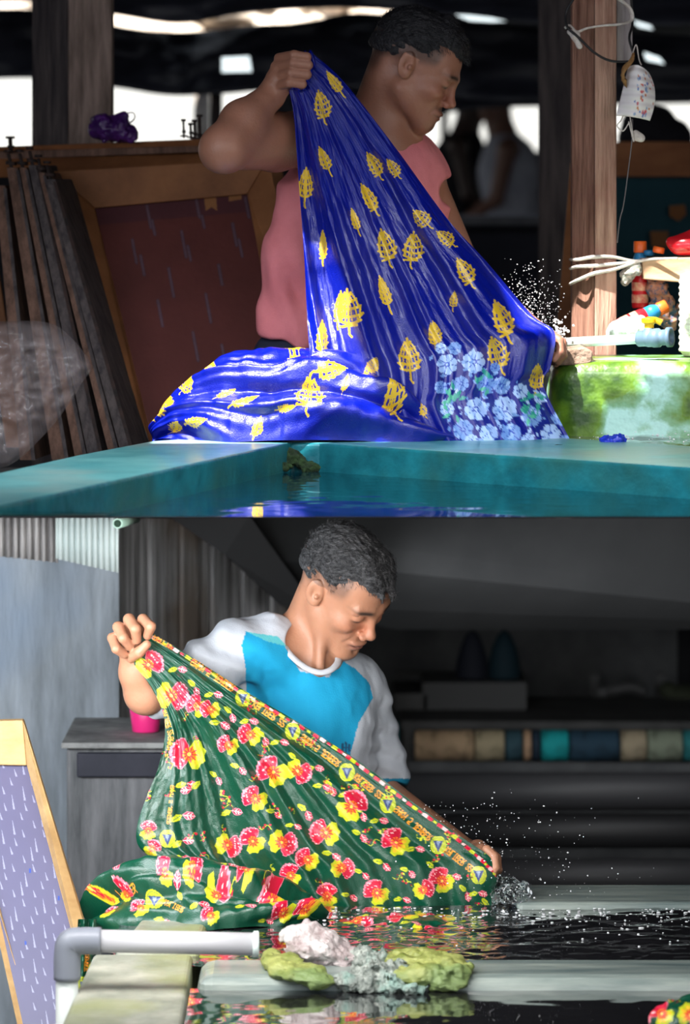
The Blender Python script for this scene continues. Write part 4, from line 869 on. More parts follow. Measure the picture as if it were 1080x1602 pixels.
        back = near*sstep(-.075, -.03, z)*sstep(-.05, -.075, x); mixin(back*fade, hairc)
        return c
    def hair(s, vox, hx=.060, hz=.0865, volume=1.0, tufts=(), amp=.0016):
        L = [s.E((-.017, 0, .040), (.0965*volume, .0785, hz*volume), .02)]
        L += [s.C((.035, y, .006+hz), (.068, y*.9, hz-.008), .022, .013, .02) for y in (-.03, -.01, .01, .03)]
        for a, b, ra, rb in tufts: L.append(s.C(a, b, ra, rb, .012))
        n = s.R@np.array([.62, 0, -.78]); L.append(plane(s.w(-.035, 0, -.004), s.R@np.array([.10, 0, -1.0]), .012)); L.insert(1, s.E((-.042, 0, -.005), (.070, .061, .060), .02))
        L.append(s.C((.0605, 0, .028), (.12, 0, .02), .036, .04, .012, 'sub')) 
        for y in (-1, 1): L.append(s.C((.058, y*.075, .030), (.052, y*.085, -.02), .026, .03, .012, 'sub'))
        for y in (-1, 1): L.append(s.C((-.004, y*.10, .008), (-.004, y*.06, .0), .030, .026, .010, 'sub'))
        o, R, sc = s.o, s.R, s.s
        def disp(p):
            q = ((p-o)@R)/sc
            return sc*amp*(fbm(q[..., 0]*55, q[..., 1]*150, q[..., 2]*120, 3))+sc*.0015*vnoise(q[..., 0]*90, q[..., 1]*320, q[..., 2]*260)
        return sdf_mesh(L, vox, disp)
def strands(head, hv, hf, n, L, w, seed, lift=.35, lenv=.4, dirn=(-.2, 0, .2), zmin=.0):   # short blades of hair growing from the hair surface
    r = np.random.default_rng(seed); f = hf[r.integers(0, len(hf), n)]; a, b, c = hv[f[:, 0]], hv[f[:, 1]], hv[f[:, 2]]
    nn = np.cross(b-a, c-a); nn /= np.linalg.norm(nn, axis=1)[:, None]+1e-12; p = (a+c)/2
    q = head.loc(p); k = (q[:, 2] > zmin); p, nn, q = p[k], nn[k], q[k]; m = len(p)
    up = np.stack([np.full(m, .75), q[:, 1]*4, -.9*q[:, 0]*8-.1], 1); up /= np.linalg.norm(up, axis=1)[:, None]; up = up@head.R.T; up = up-nn*(up*nn).sum(1)[:, None]
    d = nn*lift+up*.8+r.normal(0, .16, (m, 3)); d /= np.linalg.norm(d, axis=1)[:, None]
    s = np.cross(d, nn+r.normal(0, .3, (m, 3))); s /= np.linalg.norm(s, axis=1)[:, None]
    l = L*(1-lenv*r.random(m))[:, None]; mid = p+d*l*.55+nn*l*.05; tip = p+d*l-nn*l*.10
    vs = np.stack([p-s*w-nn*.002, p+s*w-nn*.002, mid+s*w*.7, mid-s*w*.7, tip+s*w*.15, tip-s*w*.15], 1).reshape(-1, 3)
    i = np.arange(m)[:, None]*6
    return vs, np.vstack([i+np.array([0, 1, 2, 3]), i+np.array([3, 2, 4, 5])])
def cat(g1, g2):
    return np.vstack([g1[0], g2[0]]), np.vstack([g1[1], g2[1]+len(g1[0])])
def chain(pts, rs, k=.004, j=0):
    return [rc(pts[i], pts[i+1], rs[i], rs[i+1], k) for i in range(len(pts)-1)]
def panelfy(c, mask, col, soft=None):
    c[mask] = col
# ------------------------------------------------------------------ the young man in pink, upper place
H1 = Head(P(649, 102, 8.22), headmat(-9, 29), .98)
skinA = (.30, .135, .088); dA = np.array(skinA)
Y0 = 8.22
nk = P(598, 214, 8.24); chest = P(572, 300, 8.27); belly = P(545, 420, 8.27); hip = P(520, 540, 8.27)
shR = P(500, 214, 8.26); elR = P(352, 231, 7.94); wrR = P(424, 150, 8.06)
shL = P(648, 268, 8.36); elL = P(722, 424, 8.32); wrL = P(836, 520, 8.14)
B1 = H1.prims(nose=1.0, jaw=1.06, cheek=1.12, cz=-.097)
B1 += [rc(H1.w(-.035, 0, -.035), P(580, 222, 8.26), .056, .064, .02), rc(H1.w(-.03, 0, -.06), P(600, 214, 8.23), .036, .048, .015)]
B1 += [rc(P(540, 232, 8.27), P(640, 262, 8.33), .062, .058, .05), el(chest, (.155, .105, .16), rotm('Y', .12), k=.06), el(belly, (.135, .10, .16), k=.06), el(hip, (.15, .11, .13), k=.06)]
B1 += [rc(P(585, 215, 8.27), shR, .05, .060, .04), rc(shR, P(430, 222, 8.11), .064, .060, .03), rc(P(430, 222, 8.11), elR, .060, .047, .02), el(elR+np.array([-.006, .0, -.008]), (.044, .045, .042), k=.02)]
B1 += [rc(elR, elR*.55+wrR*.45+np.array([-.006, 0, .004]), .046, .045, .02), rc(elR*.55+wrR*.45+np.array([-.006, 0, .004]), wrR, .045, .028, .02)]
B1 += [rc(P(600, 225, 8.3), shL, .055, .060, .04), rc(shL, elL, .056, .044, .02), rc(elL, wrL, .042, .026, .02)]
# thighs down to where the basin and floor hide them
B1 += [rc(P(485, 600, 8.26), P(478, 690, 8.24), .085, .075, .04), rc(P(562, 600, 8.30), P(566, 690, 8.28), .085, .075, .04)]
# right fist holding the cloth high
hp = P(437, 112, 8.055)
B1 += [rc(wrR, P(436, 128, 8.055), .027, .030, .015), el(P(441, 114, 8.05), (.024, .024, .042), rotm('Y', .15), k=.012)]
for i, (y, x0, x1, x2, r) in enumerate(((88, 437, 460, 480, .0100), (101, 432, 459, 482, .0108), (116, 430, 456, 480, .0108), (131, 431, 453, 473, .0100))):
    B1 += chain([P(x0, y+3, 8.045), P(x1, y-2, 8.005), P(x2, y+1, 8.012), P(x2-5, y+5, 8.04)], [r*1.1, r, r*.93, r*.85], .0035)
B1 += chain([P(444, 142, 8.06), P(462, 128, 8.075), P(478, 112, 8.07)], [.012, .011, .009], .005)
# left hand reaching under the wet cloth at the water
B1 += [rc(wrL, P(852, 526, 8.02), .024, .022, .012), el(P(860, 529, 7.975), (.024, .028, .017), rotm('Y', .5), k=.01)]
for i, (dx, dyy, dY, r) in enumerate(((0, 0, -.030, .0088), (4, 3, -.011, .0092), (5, 5, .008, .0090), (2, 8, .026, .0080))):
    B1 += chain([P(864+dx, 524+dyy, 7.975+dY), P(876+dx, 533+dyy, 7.965+dY), P(877+dx, 551+dyy, 7.955+dY), P(868+dx, 562+dyy, 7.955+dY)], [r*1.1, r, r*.92, r*.82], .003)
B1 += chain([P(852, 538, 7.95), P(860, 552, 7.935), P(870, 560, 7.935)], [.011, .010, .008], .004)
per1 = thing('person', 'young man in a pink sleeveless shirt lifting a wet blue cloth with his raised fist', 'person', P(540, 690, 8.25))
bv, bf = sdf_mesh(B1+[plane((0, 8.25, zcut(8.25)), (0, -.0847, -1), .002)], .0024)
cA = H1.color(bv, skinA, (.20, .07, .055), (.012, .009, .009), fade=.72, must=.8, beard=.45)
# short sideburns stay inside the hair zone; knuckles and fingers are the same skin
mesh_ob('body', (bv, bf), M_skin, per1, col=cA)
M_hairA = mat('black_hair', (.004, .004, .006), (.016, .015, .018), 60, (1, 3, 3), rough=.45, bump=.6, bscale=120)
hv, hf = H1.hair(.0024, volume=1.01, hz=.083, tufts=(((.055, -.02, .085), (.094, -.012, .060), .018, .008), ((.055, .015, .088), (.096, .012, .064), .018, .008), ((.02, 0, .115), (.07, 0, .092), .02, .016)))
sv, sf = strands(H1, hv, hf, 6500, .015, .0006, 1, lift=.22, zmin=.035)
mesh_ob('hair', cat((hv, hf), (sv, sf)), M_hairA, per1)
ring = lathe([(.0112, -.0024), (.0128, -.0024), (.0132, 0), (.0128, .0024), (.0112, .0024)], P(446, 114, 8.0215), (1, .3, -.12), 20)
mesh_ob('ring', ring, mat('silver', (.8, .8, .82), rough=.2, metal=1.0), per1)
# pink sleeveless shirt
S1 = [rc(P(560, 232, 8.27), P(645, 264, 8.33), .070, .064, .05), el(chest, (.168, .122, .17), rotm('Y', .12), k=.06), el(belly+np.array([-.01, 0, 0]), (.165, .122, .17), k=.06),
      rc(P(462, 300, 8.22), P(452, 400, 8.2), .040, .048, .04), rc(P(452, 400, 8.2), P(432, 515, 8.2), .050, .042, .04), rc(P(475, 520, 8.22), P(545, 560, 8.27), .075, .10, .05), rc(P(520, 520, 8.25), P(600, 580, 8.29), .10, .085, .05), rc(P(575, 222, 8.28), P(510, 225, 8.28), .058, .052, .03), rc(P(655, 268, 8.33), P(672, 300, 8.31), .042, .038, .03), rc(P(665, 300, 8.3), P(640, 420, 8.3), .05, .07, .05)]
S1 += [rc(P(618, 180, 8.12), P(612, 196, 8.30), .056, .056, .006, 'sub'), rc(H1.w(-.03, 0, -.035), P(590, 212, 8.26), .062, .066, .006, 'sub')]
S1 += [rc(P(470, 225, 8.05), P(425, 228, 8.2), .076, .078, .01, 'sub'), rc(P(448, 245, 8.1), P(442, 275, 8.1), .035, .025, .015, 'sub'), rc(P(712, 300, 8.5), P(712, 300, 8.2), .034, .034, .008, 'sub')]
S1 += [plane(P(405, 524, 8.2), (-.28, 0, -1), .008), plane(P(400, 522, 8.2), (-.9, 0, -.20), .02)]
M_pinkc = mat('pink_cotton', (.62, .18, .20), (.70, .22, .24), 14, rough=.85, bump=.15, bscale=300)
pv, pf = sdf_mesh(S1, .003, disp=lambda p: .0035*np.sin((p[..., 0]*95+p[..., 2]*22+2.2*vnoise(p[..., 0]*9, p[..., 1]*9, p[..., 2]*7)))*sstep(2.30, 2.1, p[..., 2])+.004*fbm(p[..., 0]*16, p[..., 1]*16, p[..., 2]*9, 3))
sh = mesh_ob('shirt', (pv, pf), M_pinkc, per1)
mat('darker_pink_hem', (.55, .14, .17), rough=.9)
T1 = [el(P(488, 575, 8.26), (.105, .12, .10), k=.05), el(P(560, 585, 8.29), (.11, .12, .10), k=.05), rc(P(478, 600, 8.25), P(472, 700, 8.24), .098, .09, .04), rc(P(565, 600, 8.30), P(570, 700, 8.28), .098, .09, .04), el(P(515, 560, 8.27), (.15, .12, .08), k=.05), rc(P(425, 560, 8.2), P(420, 620, 8.2), .035, .05, .04),
      plane((0, 8.25, zcut(8.25)), (0, -.0847, -1), .002)]
mesh_ob('shorts', sdf_mesh(T1, .005, disp=lambda p: .004*fbm(p[..., 0]*20, p[..., 1]*20, p[..., 2]*10, 3)), mat('navy_shorts', (.008, .012, .03), rough=.8), per1)
# ------------------------------------------------------------------ far workers, upper place
def worker(name_label, hx, hy, Y, sgn, skin, shirtmat, hairm, seed, lean):
    s = Y/F; R = headmat(180 if sgn < 0 else 0, 25); h = Head(P(hx, hy, Y), R, .95)
    per = thing('person', name_label, 'person', (P(hx, 0, Y)[0], Y, 1.26))
    z0 = 1.26; X, Z = h.o[0], h.o[2]
    nk_ = np.array([X+lean*.4*-sgn*-1, Y, Z-.16]); sx = X+lean
    ch = np.array([X+lean*.75, Y, Z-.36]); hp_ = np.array([X+lean*1.15, Y, Z-.72]); 
    b = h.prims()+[rc(h.w(-.02, 0, -.04), np.array([X+lean*.4, Y, Z-.15]), .055, .06, .03), el(ch, (.15, .13, .20), k=.06), rc(ch, hp_, .13, .14, .06), rc((X+lean*.4, Y, Z-.16), ch, .07, .13, .06)]
    for y in (-1, 1):
        sh_ = ch+np.array([-.02, y*.17, .12]); e_ = sh_+np.array([sgn*.06, y*.02, -.28]); w_ = e_+np.array([sgn*.20, -y*.04, -.14])
        b += [rc(ch+np.array([0, y*.08, .12]), sh_, .06, .055, .04), rc(sh_, e_, .052, .040, .02), rc(e_, w_, .038, .026, .02), el(w_+np.array([sgn*.03, 0, -.02]), (.035, .02, .025), k=.015)]
        for q in range(4): b += [rc(w_+np.array([sgn*.05, (q-1.5)*.014, -.02]), w_+np.array([sgn*.09, (q-1.5)*.016, -.05]), .009, .007, .003)]
        b += [rc(w_+np.array([sgn*.02, -y*.02, -.02]), w_+np.array([sgn*.06, -y*.045, -.04]), .010, .008, .004)]
        k_ = np.array([hp_[0]+sgn*.04, Y+y*.09, z0+(hp_[2]-z0)*.5]); f_ = np.array([hp_[0], Y+y*.1, z0+.05])
        b += [rc(hp_+np.array([0, y*.08, -.02]), k_, .09, .06, .04), rc(k_, f_, .055, .038, .03), rc(f_+np.array([-.02*sgn, 0, -.015]), f_+np.array([.15*sgn, 0, -.022]), .035, .026, .02)]
    v, f = sdf_mesh(b, .007); mesh_ob('body', (v, f), M_skin, per, col=h.color(v, skin, (.12, .05, .04), (.01, .01, .01), fade=.8))
    mesh_ob('hair', h.hair(.006, volume=1.06, tufts=(((-.09, 0, .02), (-.11, 0, -.02), .03, .02),)), hairm, per)
    t_ = [el(ch, (.165, .15, .215), k=.06), rc(ch, hp_, .15, .16, .06), rc((X+lean*.42, Y, Z-.20), ch, .085, .14, .06), rc((X+lean*.3-.02*0, Y, Z-.06), (X+lean*.4, Y, Z-.17), .07, .075, .01, 'sub')]
    for y in (-1, 1): t_.append(rc(ch+np.array([.0, y*.20, .12]), ch+np.array([sgn*.05, y*.22, -.1]), .07, .06, .01, 'sub'))
    mesh_ob('shirt', sdf_mesh(t_+[plane(hp_, (0, 0, -1), .01)], .008, disp=lambda p: .006*fbm(p[..., 0]*14, p[..., 1]*14, p[..., 2]*7, 2)), shirtmat, per)
    tr = []
    for y in (-1, 1):
        k_ = np.array([hp_[0]+sgn*.04, Y+y*.09, z0+(hp_[2]-z0)*.5]); f_ = np.array([hp_[0], Y+y*.1, z0+.12])
        tr += [rc(hp_+np.array([0, y*.07, -.02]), k_, .11, .085, .05), rc(k_, f_, .08, .06, .03)]
    mesh_ob('trousers', sdf_mesh(tr, .01), MATS['navy_shorts'], per)
worker('worker with dark hair seen from behind in a pale grey sleeveless shirt, in the background', 776, 168, 21.6, -1, (.16, .08, .06), mat('pale_grey_cotton', (.30, .32, .40), (.38, .40, .48), 10, rough=.9), M_hairA, 1, .10)
worker('worker in a black shirt facing the one in pale grey, in the background', 738, 166, 22.6, 1, (.05, .03, .028), mat('black_cotton', (.008, .009, .014), rough=.9), M_hairA, 2, -.09)
# ------------------------------------------------------------------ the older man, lower place
H2 = Head(P(537, 916, 8.15), headmat(-36, 39, 8), 1.05)
skinB = (.42, .20, .12)
shR = P(372, 1018, 8.12); elR = P(229, 1082, 8.00); wrR = P(206, 1020, 7.96)
shL = P(560, 1075, 8.32); elL = P(588, 1232, 8.36); wrL = P(734, 1334, 8.05)
B2 = H2.prims(nose=1.05, jaw=.93, cheek=.95)
B2 += [rc(H2.w(-.035, 0, -.035), P(466, 1030, 8.22), .053, .060, .02), rc(H2.w(-.02, 0, -.06), P(488, 1040, 8.19), .036, .045, .02), rc(H2.w(.02, -.045, -.06), P(500, 1045, 8.13), .012, .010, .02)]
c2 = P(465, 1130, 8.24); b2 = P(455, 1260, 8.26); h2_ = P(450, 1380, 8.28)
B2 += [rc(shR+np.array([.05, .04, -.0]), P(545, 1072, 8.31), .058, .055, .05), el(c2, (.155, .105, .16), rotm('Y', .1), k=.06), el(b2, (.135, .105, .17), k=.06), el(h2_, (.15, .11, .13), k=.06)]
B2 += [rc(P(440, 1015, 8.2), shR, .05, .052, .04), rc(shR, elR, .050, .042, .02), el(elR+np.array([0, 0, -.008]), (.038, .04, .036), k=.02), rc(elR, elR*.5+wrR*.5+np.array([-.003, 0, 0]), .041, .036, .02), rc(elR*.5+wrR*.5+np.array([-.003, 0, 0]), wrR, .036, .024, .02)]
B2 += [rc(shL, elL, .05, .040, .02), rc(elL, wrL, .038, .024, .02)]
for sx, yy in ((-.08, 0), (.08, .03)):
    kn = np.array([h2_[0]+sx, h2_[1]+yy-.03, .50]); ft = np.array([h2_[0]+sx*1.2, h2_[1]+yy+.02, .085])
    B2 += [rc(h2_+np.array([sx*.9, yy, -.03]), kn, .088, .058, .04), rc(kn, ft, .054, .037, .03), rc(ft+np.array([0, .02, -.04]), ft+np.array([.02, -.15, -.052]), .036, .026, .02)]
# left fist at the corner of the cloth
B2 += [rc(wrR, P(207, 1005, 7.95), .024, .026, .012), el(P(206, 1002, 7.955), (.031, .022, .026), rotm('Y', .5), k=.012)]
for i, (m0, p1, p2, p3, r) in enumerate((((219, 985), (224, 969), (236, 980), (231, 994), .0115), ((206, 984), (202, 969), (212, 984), (214, 1001), .0120), ((196, 995), (185, 981), (193, 998), (203, 1011), .0116), ((192, 1008), (176, 998), (182, 1015), (194, 1024), .0106))):
    B2 += chain([P(*m0, 7.955), P(*p1, 7.925), P(*p2, 7.90), P(*p3, 7.915)], [r*1.1, r, r*.94, r*.84], .003)
B2 += chain([P(205, 1028, 7.93), P(218, 1020, 7.905), P(230, 1008, 7.90)], [.012, .011, .009], .004)
# right hand pushing the cloth under
B2 += [rc(wrL, P(748, 1330, 7.97), .024, .022, .012), el(P(756, 1334, 7.94), (.027, .030, .018), rotm('Y', .45), k=.01)]
for i, (dx, dyy, dY, r) in enumerate(((0, 0, -.032, .0088), (3, 2, -.012, .0094), (4, 4, .008, .0090), (1, 7, .027, .0080))):
    B2 += chain([P(762+dx, 1329+dyy, 7.935+dY), P(774+dx, 1340+dyy, 7.925+dY), P(776+dx, 1357+dyy, 7.915+dY), P(770+dx, 1368+dyy, 7.915+dY)], [r*1.1, r, r*.92, r*.82], .003)
B2 += chain([P(748, 1342, 7.915), P(758, 1354, 7.90), P(768, 1362, 7.90)], [.011, .010, .008], .004)
per2 = thing('person', 'older man in a cyan and grey T-shirt bending over a wet green flowered cloth', 'person', (h2_[0], h2_[1], 0))
bv, bf = sdf_mesh(B2, .0024)
cB = H2.color(bv, skinB, (.22, .085, .07), (.02, .018, .018), fade=.55, must=.22, beard=.12)
mesh_ob('body', (bv, bf), M_skin, per2, col=cB)
M_hairB = mat('greying_black_hair', (.012, .012, .014), (.11, .11, .115), 45, (1, 4, 4), rough=.5, bump=.6, bscale=120, ramp=(.4, .75))
hv, hf = H2.hair(.0024, volume=1.0, hz=.0845, amp=.0018, tufts=(((.05, -.015, .082), (.096, -.012, .060), .016, .009), ((.05, .02, .082), (.102, .012, .064), .016, .008)))
sv, sf = strands(H2, hv, hf, 7500, .014, .00055, 2, lift=.28, zmin=.02, dirn=(.3, 0, .15))
hr2 = mesh_ob('hair', cat((hv, hf), (sv, sf)), M_hairB, per2)
# T-shirt: grey raglan sleeves and yoke, cyan front panel
S2 = [rc(shR+np.array([.05, .04, -.0]), P(545, 1075, 8.31), .070, .068, .05), el(c2, (.170, .122, .175), rotm('Y', .1), k=.06), el(b2, (.165, .128, .18), k=.06), el(h2_, (.165, .125, .13), k=.06),
      rc(P(445, 1020, 8.2), shR, .060, .064, .04), rc(shR, P(305, 1060, 8.06), .066, .064, .02), rc(P(305, 1060, 8.06), P(262, 1082, 8.03), .064, .060, .02),
      rc(shL, P(590, 1185, 8.35), .066, .058, .03), rc(P(590, 1185, 8.35), P(601, 1215, 8.36), .056, .056, .02), rc(P(545, 1080, 8.3), P(540, 1200, 8.3), .06, .07, .05)]
S2 += [rc(P(497, 990, 8.05), P(478, 1022, 8.24), .050, .066, .004, 'sub'), rc(H2.w(-.03, 0, -.035), P(470, 1022, 8.22), .057, .068, .006, 'sub'), el(P(494, 1022, 8.09), (.052, .08, .042), rotm('Y', .55), k=.006, op='sub')]
S2 += [plane(P(606, 1230, 8.36), np.array([.25, 0, -1]), .004)]
q0 = P(606, 1230, 8.36)
S2 = S2[:-1]
# sleeve hem: cut beyond the cuff with a sphere instead, so the trunk stays whole
S2 += [rc(P(618, 1272, 8.1), P(618, 1272, 8.7), .062, .062, .004, 'sub')]
mg = lambda p: .004*np.sin(p[..., 0]*60+p[..., 2]*70+3*vnoise(p[..., 0]*8, p[..., 1]*8, p[..., 2]*8))*sstep(-.02, -.15, p[..., 0]+.02)+.0045*fbm(p[..., 0]*15, p[..., 1]*15, p[..., 2]*10, 3)+.003*np.sin((p[..., 0]*.6+p[..., 2])*110+4*vnoise(p[..., 0]*6, p[..., 2]*6, 1))*sstep(.02, .08, p[..., 0])
tv, tf = sdf_mesh(S2, .0028, disp=mg)
X_ = tv[:, 0]*F/tv[:, 1]+540; Yp_ = HOR-(tv[:, 2]-CZ)*F/tv[:, 1]
cyan, grey, teal = np.array([.008, .36, .64]), np.array([.56, .60, .67]), np.array([.01, .25, .42])
cc = np.tile(grey, (len(tv), 1))
lp = [(385, 988), (378, 1010), (384, 1040), (386, 1080), (380, 1140), (370, 1500), (560, 1500), (556, 1230), (548, 1180), (562, 1130), (584, 1092), (578, 1068), (556, 1046), (530, 1030), (515, 1060), (470, 1050), (436, 996)]
m_ = inpoly(X_, Yp_, lp) & (tv[:, 1] < 8.36); cc[m_] = cyan
m_ = (Yp_ > 1218) & (X_ > 572) & (Yp_ < 1260); cc[m_] = teal
m_ = inpoly(X_, Yp_, [(385, 988), (436, 996), (470, 1035), (450, 1012), (420, 1004)]); cc[m_] = np.array([.12, .56, .62])
dk = np.array([.02, .10, .22])
for (x0, y0, x1, y1) in ((534, 1162, 538, 1176), (540, 1160, 543, 1180), (545, 1164, 549, 1176), (535, 1180, 548, 1183), (537, 1168, 546, 1170)):
    m_ = (X_ > x0) & (X_ < x1) & (Yp_ > y0) & (Yp_ < y1) & (tv[:, 1] < 8.3); cc[m_] = dk
ts = mesh_ob('shirt', (tv, tf), mat('tshirt_cotton', (1, 1, 1), attr=.08, scale=12, rough=.85, bump=.12, bscale=300), per2, col=cc)
rim_pts = [(432, 982, 8.17), (440, 1003, 8.135), (456, 1026, 8.11), (478, 1044, 8.095), (500, 1052, 8.09), (518, 1048, 8.10), (529, 1036, 8.13), (528, 1024, 8.17)]
mesh_ob('collar', tube([P(*q) for q in rim_pts], .0075, 10, 50, flat=.6), mat('pale_grey_rib', (.46, .48, .52), (.52, .54, .58), 30, rough=.9), ts)
T2 = []
for sx, yy in ((-.08, 0), (.08, .03)):
    kn = np.array([h2_[0]+sx, h2_[1]+yy-.03, .50])
    T2 += [rc(h2_+np.array([sx*.9, yy, .02]), kn, .12, .085, .04)]
T2.append(el(h2_+np.array([0, .02, -.04]), (.17, .13, .14), k=.05))
mesh_ob('trousers', sdf_mesh(T2, .006), MATS['navy_shorts'], per2)
# ================================================================== printed wet cloths
# ---- blue cloth
BLUE = (.001, .006, .21); YEL = (.62, .40, .02); PALE = (.36, .52, .86); GRN = (.02, .30, .25)
cb = Canvas(220, 60, 930, 720, 2.0, BLUE)
def sail(c, x, y, s, a, asp=1.0, kind=0, col=YEL):        # netted leaf shaped like a small sail, with a stem
    sc = s/2
    tiers = [(-.95, .20, .0), (-.62, .48, .05), (-.25, .72, .1), (.15, .85, .12), (.50, .70, .1)]
    out = [(0, -1.1)]+[(w, yy+.05) for yy, w, q in tiers]+[(0, .72)]+[(-w*(.75 if kind else .95), yy+.05) for yy, w, q in tiers[::-1]]
    for (y0, w0, _), (y1, w1, _) in zip(tiers[:-1], tiers[1:]):
        c.line(xf([(w0, y0+.05), (w1*.8, y1-.02)], x, y, sc, a, asp), s*.05, col)
        c.line(xf([(-w0*(.7 if kind else .95), y0+.05), (-w1*(.6 if kind else .8), y1-.02)], x, y, sc, a, asp), s*.05, col)
    for yy, w, q in tiers:
        wl = w*(.75 if kind else .95)
        arc = [(-wl+(w+wl)*t, yy+.16*math.sin(t*math.pi)+.05) for t in np.linspace(0, 1, 7)]
        c.line(xf(arc, x, y, sc, a, asp), s*.070, col)
    for f in (-.55, -.2, .2, .55):
        c.line(xf([(f*.15, -.85), (f*.7, -.2), (f*.95, .55)], x, y, sc, a, asp), s*.038, col)
    c.line(xf([(0, -1.1), (0, 1.25), (.12, 1.4)], x, y, sc, a, asp), s*.06, col)
    if kind: c.line(xf([(-.5, .85), (.45, .8)], x, y, sc, a, asp), s*.07, col)
for q in ((503, 165, 44, -.2, .8), (478, 290, 50, .05, .55), (508, 250, 40, -.4, .5), (524, 130, 40, -.6, .45), (585, 258, 40, -.5, .7), (615, 263, 30, -.6, .8), (577, 310, 46, -.5, .55), (556, 345, 36, -.3, .4), (660, 342, 34, -.8, .9), (697, 373, 32, -.9, .9),
          (603, 385, 50, -.25, .8), (645, 388, 46, .1, .95), (505, 385, 44, .0, .35), (545, 485, 60, -.05, .9), (602, 458, 50, -.3, .4), (727, 425, 44, -.5, .8), (710, 470, 26, .1, .6), (785, 500, 58, -.35, .7), (777, 553, 50, -.3, .9), (678, 525, 36, -.2, .5), (683, 520, 34, -.3, .5), (640, 560, 56, -.1, .75), (503, 530, 52, .05, .45), (840, 592, 42, .1, .65), (583, 570, 22, .5, 1.2),
          (531, 482, 48, .1, .5)):
    sail(cb, *q, kind=int(q[0]) % 2)
# pile motifs
for q in ((295, 605, 26, .9, .7), (262, 640, 34, .5, .5), (310, 660, 34, 1.4, .6), (385, 628, 40, 1.2, .45), (405, 668, 30, .3, .7), (330, 575, 18, .8, .8), (460, 556, 34, 1.2, .8), (518, 582, 44, 1.5, .6), (483, 615, 52, .1, 1.15), (612, 625, 52, -.3, .7), (583, 572, 24, .6, 1.1), (350, 612, 30, 1.0, .5), (270, 668, 24, .9, .6), (450, 640, 26, 1.4, .5), (540, 600, 20, .3, .7), (660, 640, 24, -.5, .7)):
    sail(cb, *q, kind=1)
# flowered border
def flower(c, x, y, r, col, eye, n=7, ph=0.0, dark=None):
    r = r*.80
    for k in range(n):
        a = ph+2*math.pi*k/n; c.disc(x+math.cos(a)*r*.62, y+math.sin(a)*r*.62, r*.40, col)
    c.disc(x, y, r*.55, col)
    for k in range(n):
        a = ph+2*math.pi*(k+.5)/n; c.line([(x+math.cos(a)*r*.3, y+math.sin(a)*r*.3), (x+math.cos(a)*r*.95, y+math.sin(a)*r*.95)], r*.07, dark or eye)
    c.disc(x, y, r*.26, eye); c.disc(x, y, r*.14, col)
r9 = np.random.default_rng(21)
bl = [(672, 520), (700, 545), (745, 545), (790, 585), (835, 605), (870, 640), (900, 700), (700, 700), (690, 640), (678, 580)]
DB = (.02, .06, .42)
for (x, y, r, k) in ((700, 570, 20, 0), (742, 566, 22, 0), (722, 600, 15, 1), (690, 606, 13, 1), (760, 600, 18, 1), (785, 603, 17, 1), (745, 640, 22, 0), (790, 640, 24, 0), (815, 612, 15, 0), (832, 652, 20, 1), (862, 680, 20, 0), (800, 678, 20, 1), (765, 678, 18, 0), (725, 672, 20, 1), (700, 640, 14, 0), (875, 655, 13, 1), (845, 622, 12, 0), (712, 545, 13, 1), (690, 545, 11, 0), (738, 690, 14, 0), (885, 690, 12, 1), (826, 690, 14, 0), (775, 575, 10, 1)):
    flower(cb, x, y, r, PALE if k == 0 else (.16, .30, .66), DB, 7, r9.random()*3, DB)
for _ in range(190):
    x, y = r9.uniform(675, 900), r9.uniform(540, 700)
    if inpoly([x], [y], bl)[0]:
        a = r9.uniform(0, 6.28); L = r9.uniform(5, 12)
        cb.poly(xf([(0, 0), (.5, .28), (1, 0), (.5, -.28)], x, y, L, a), [PALE, (.16, .30, .66)][r9.integers(2)])
for (x, y) in ((706, 615), (756, 592), (832, 632), (712, 630), (826, 645)):
    for _ in range(8):
        a = r9.uniform(0, 6.28); cb.poly(xf([(0, 0), (.5, .22), (1, 0), (.5, -.22)], x+r9.normal()*6, y+r9.normal()*9, 15, a), GRN if r9.random() < .7 else (.08, .45, .30))
# pale edge stripe motif of the border along the right selvage
for t_ in np.linspace(0, 1, 14):
    pass
def curve(pts, v):
    pts = np.array(pts, float); return np.stack([np.interp(v, pts[:, 0], pts[:, 1]), np.interp(v, pts[:, 0], pts[:, 2])], -1)
def smoothcurve(pts, v, n=400):
    pts = np.array(pts, float); s = spline(pts, n); return np.stack([np.interp(v, s[:, 0], s[:, 1]), np.interp(v, s[:, 0], s[:, 2])], -1)
def foldnoise(u, seed, n=7, lo=3, hi=22):
    r = np.random.default_rng(seed); s = 0
    for k in range(n):
        f = lo*(hi/lo)**(k/(n-1)); s = s+np.sin(2*math.pi*f*u+r.uniform(0, 6.28)+1.5*np.sin(2*math.pi*u*r.uniform(.5, 2)+r.uniform(0, 6)))*(lo/f)**.72
    return s
M_cb = mat('wet_blue_cotton', (1, 1, 1), attr=.12, scale=40, rough=.27, spec=.55, bump=.22, bscale=420, coat=.30, coatr=.16)
def drape(name, Lp, Rp, depth, folds, canvas, mt, label, cat_, nu=380, nv=520, edge=0.0, **k):
    U, Vv = np.meshgrid(np.linspace(0, 1, nu), np.linspace(0, 1, nv))
    l = smoothcurve(Lp, Vv[:, 0]); r = smoothcurve(Rp, Vv[:, 0])
    px_ = l[:, None, 0]*(1-U)+r[:, None, 0]*U; py_ = l[:, None, 1]*(1-U)+r[:, None, 1]*U
    if edge: 
        py_ = py_+edge*np.sin(U*math.pi)*0
    Yd = depth(U, Vv)+folds(U, Vv)
    pts = np.stack([(px_-540)*Yd/F, Yd, CZ+(HOR-py_)*Yd/F], -1)
    c = canvas.sample(px_.ravel(), py_.ravel())
    return pts.reshape(-1, 3), gridfaces(nu, nv), c
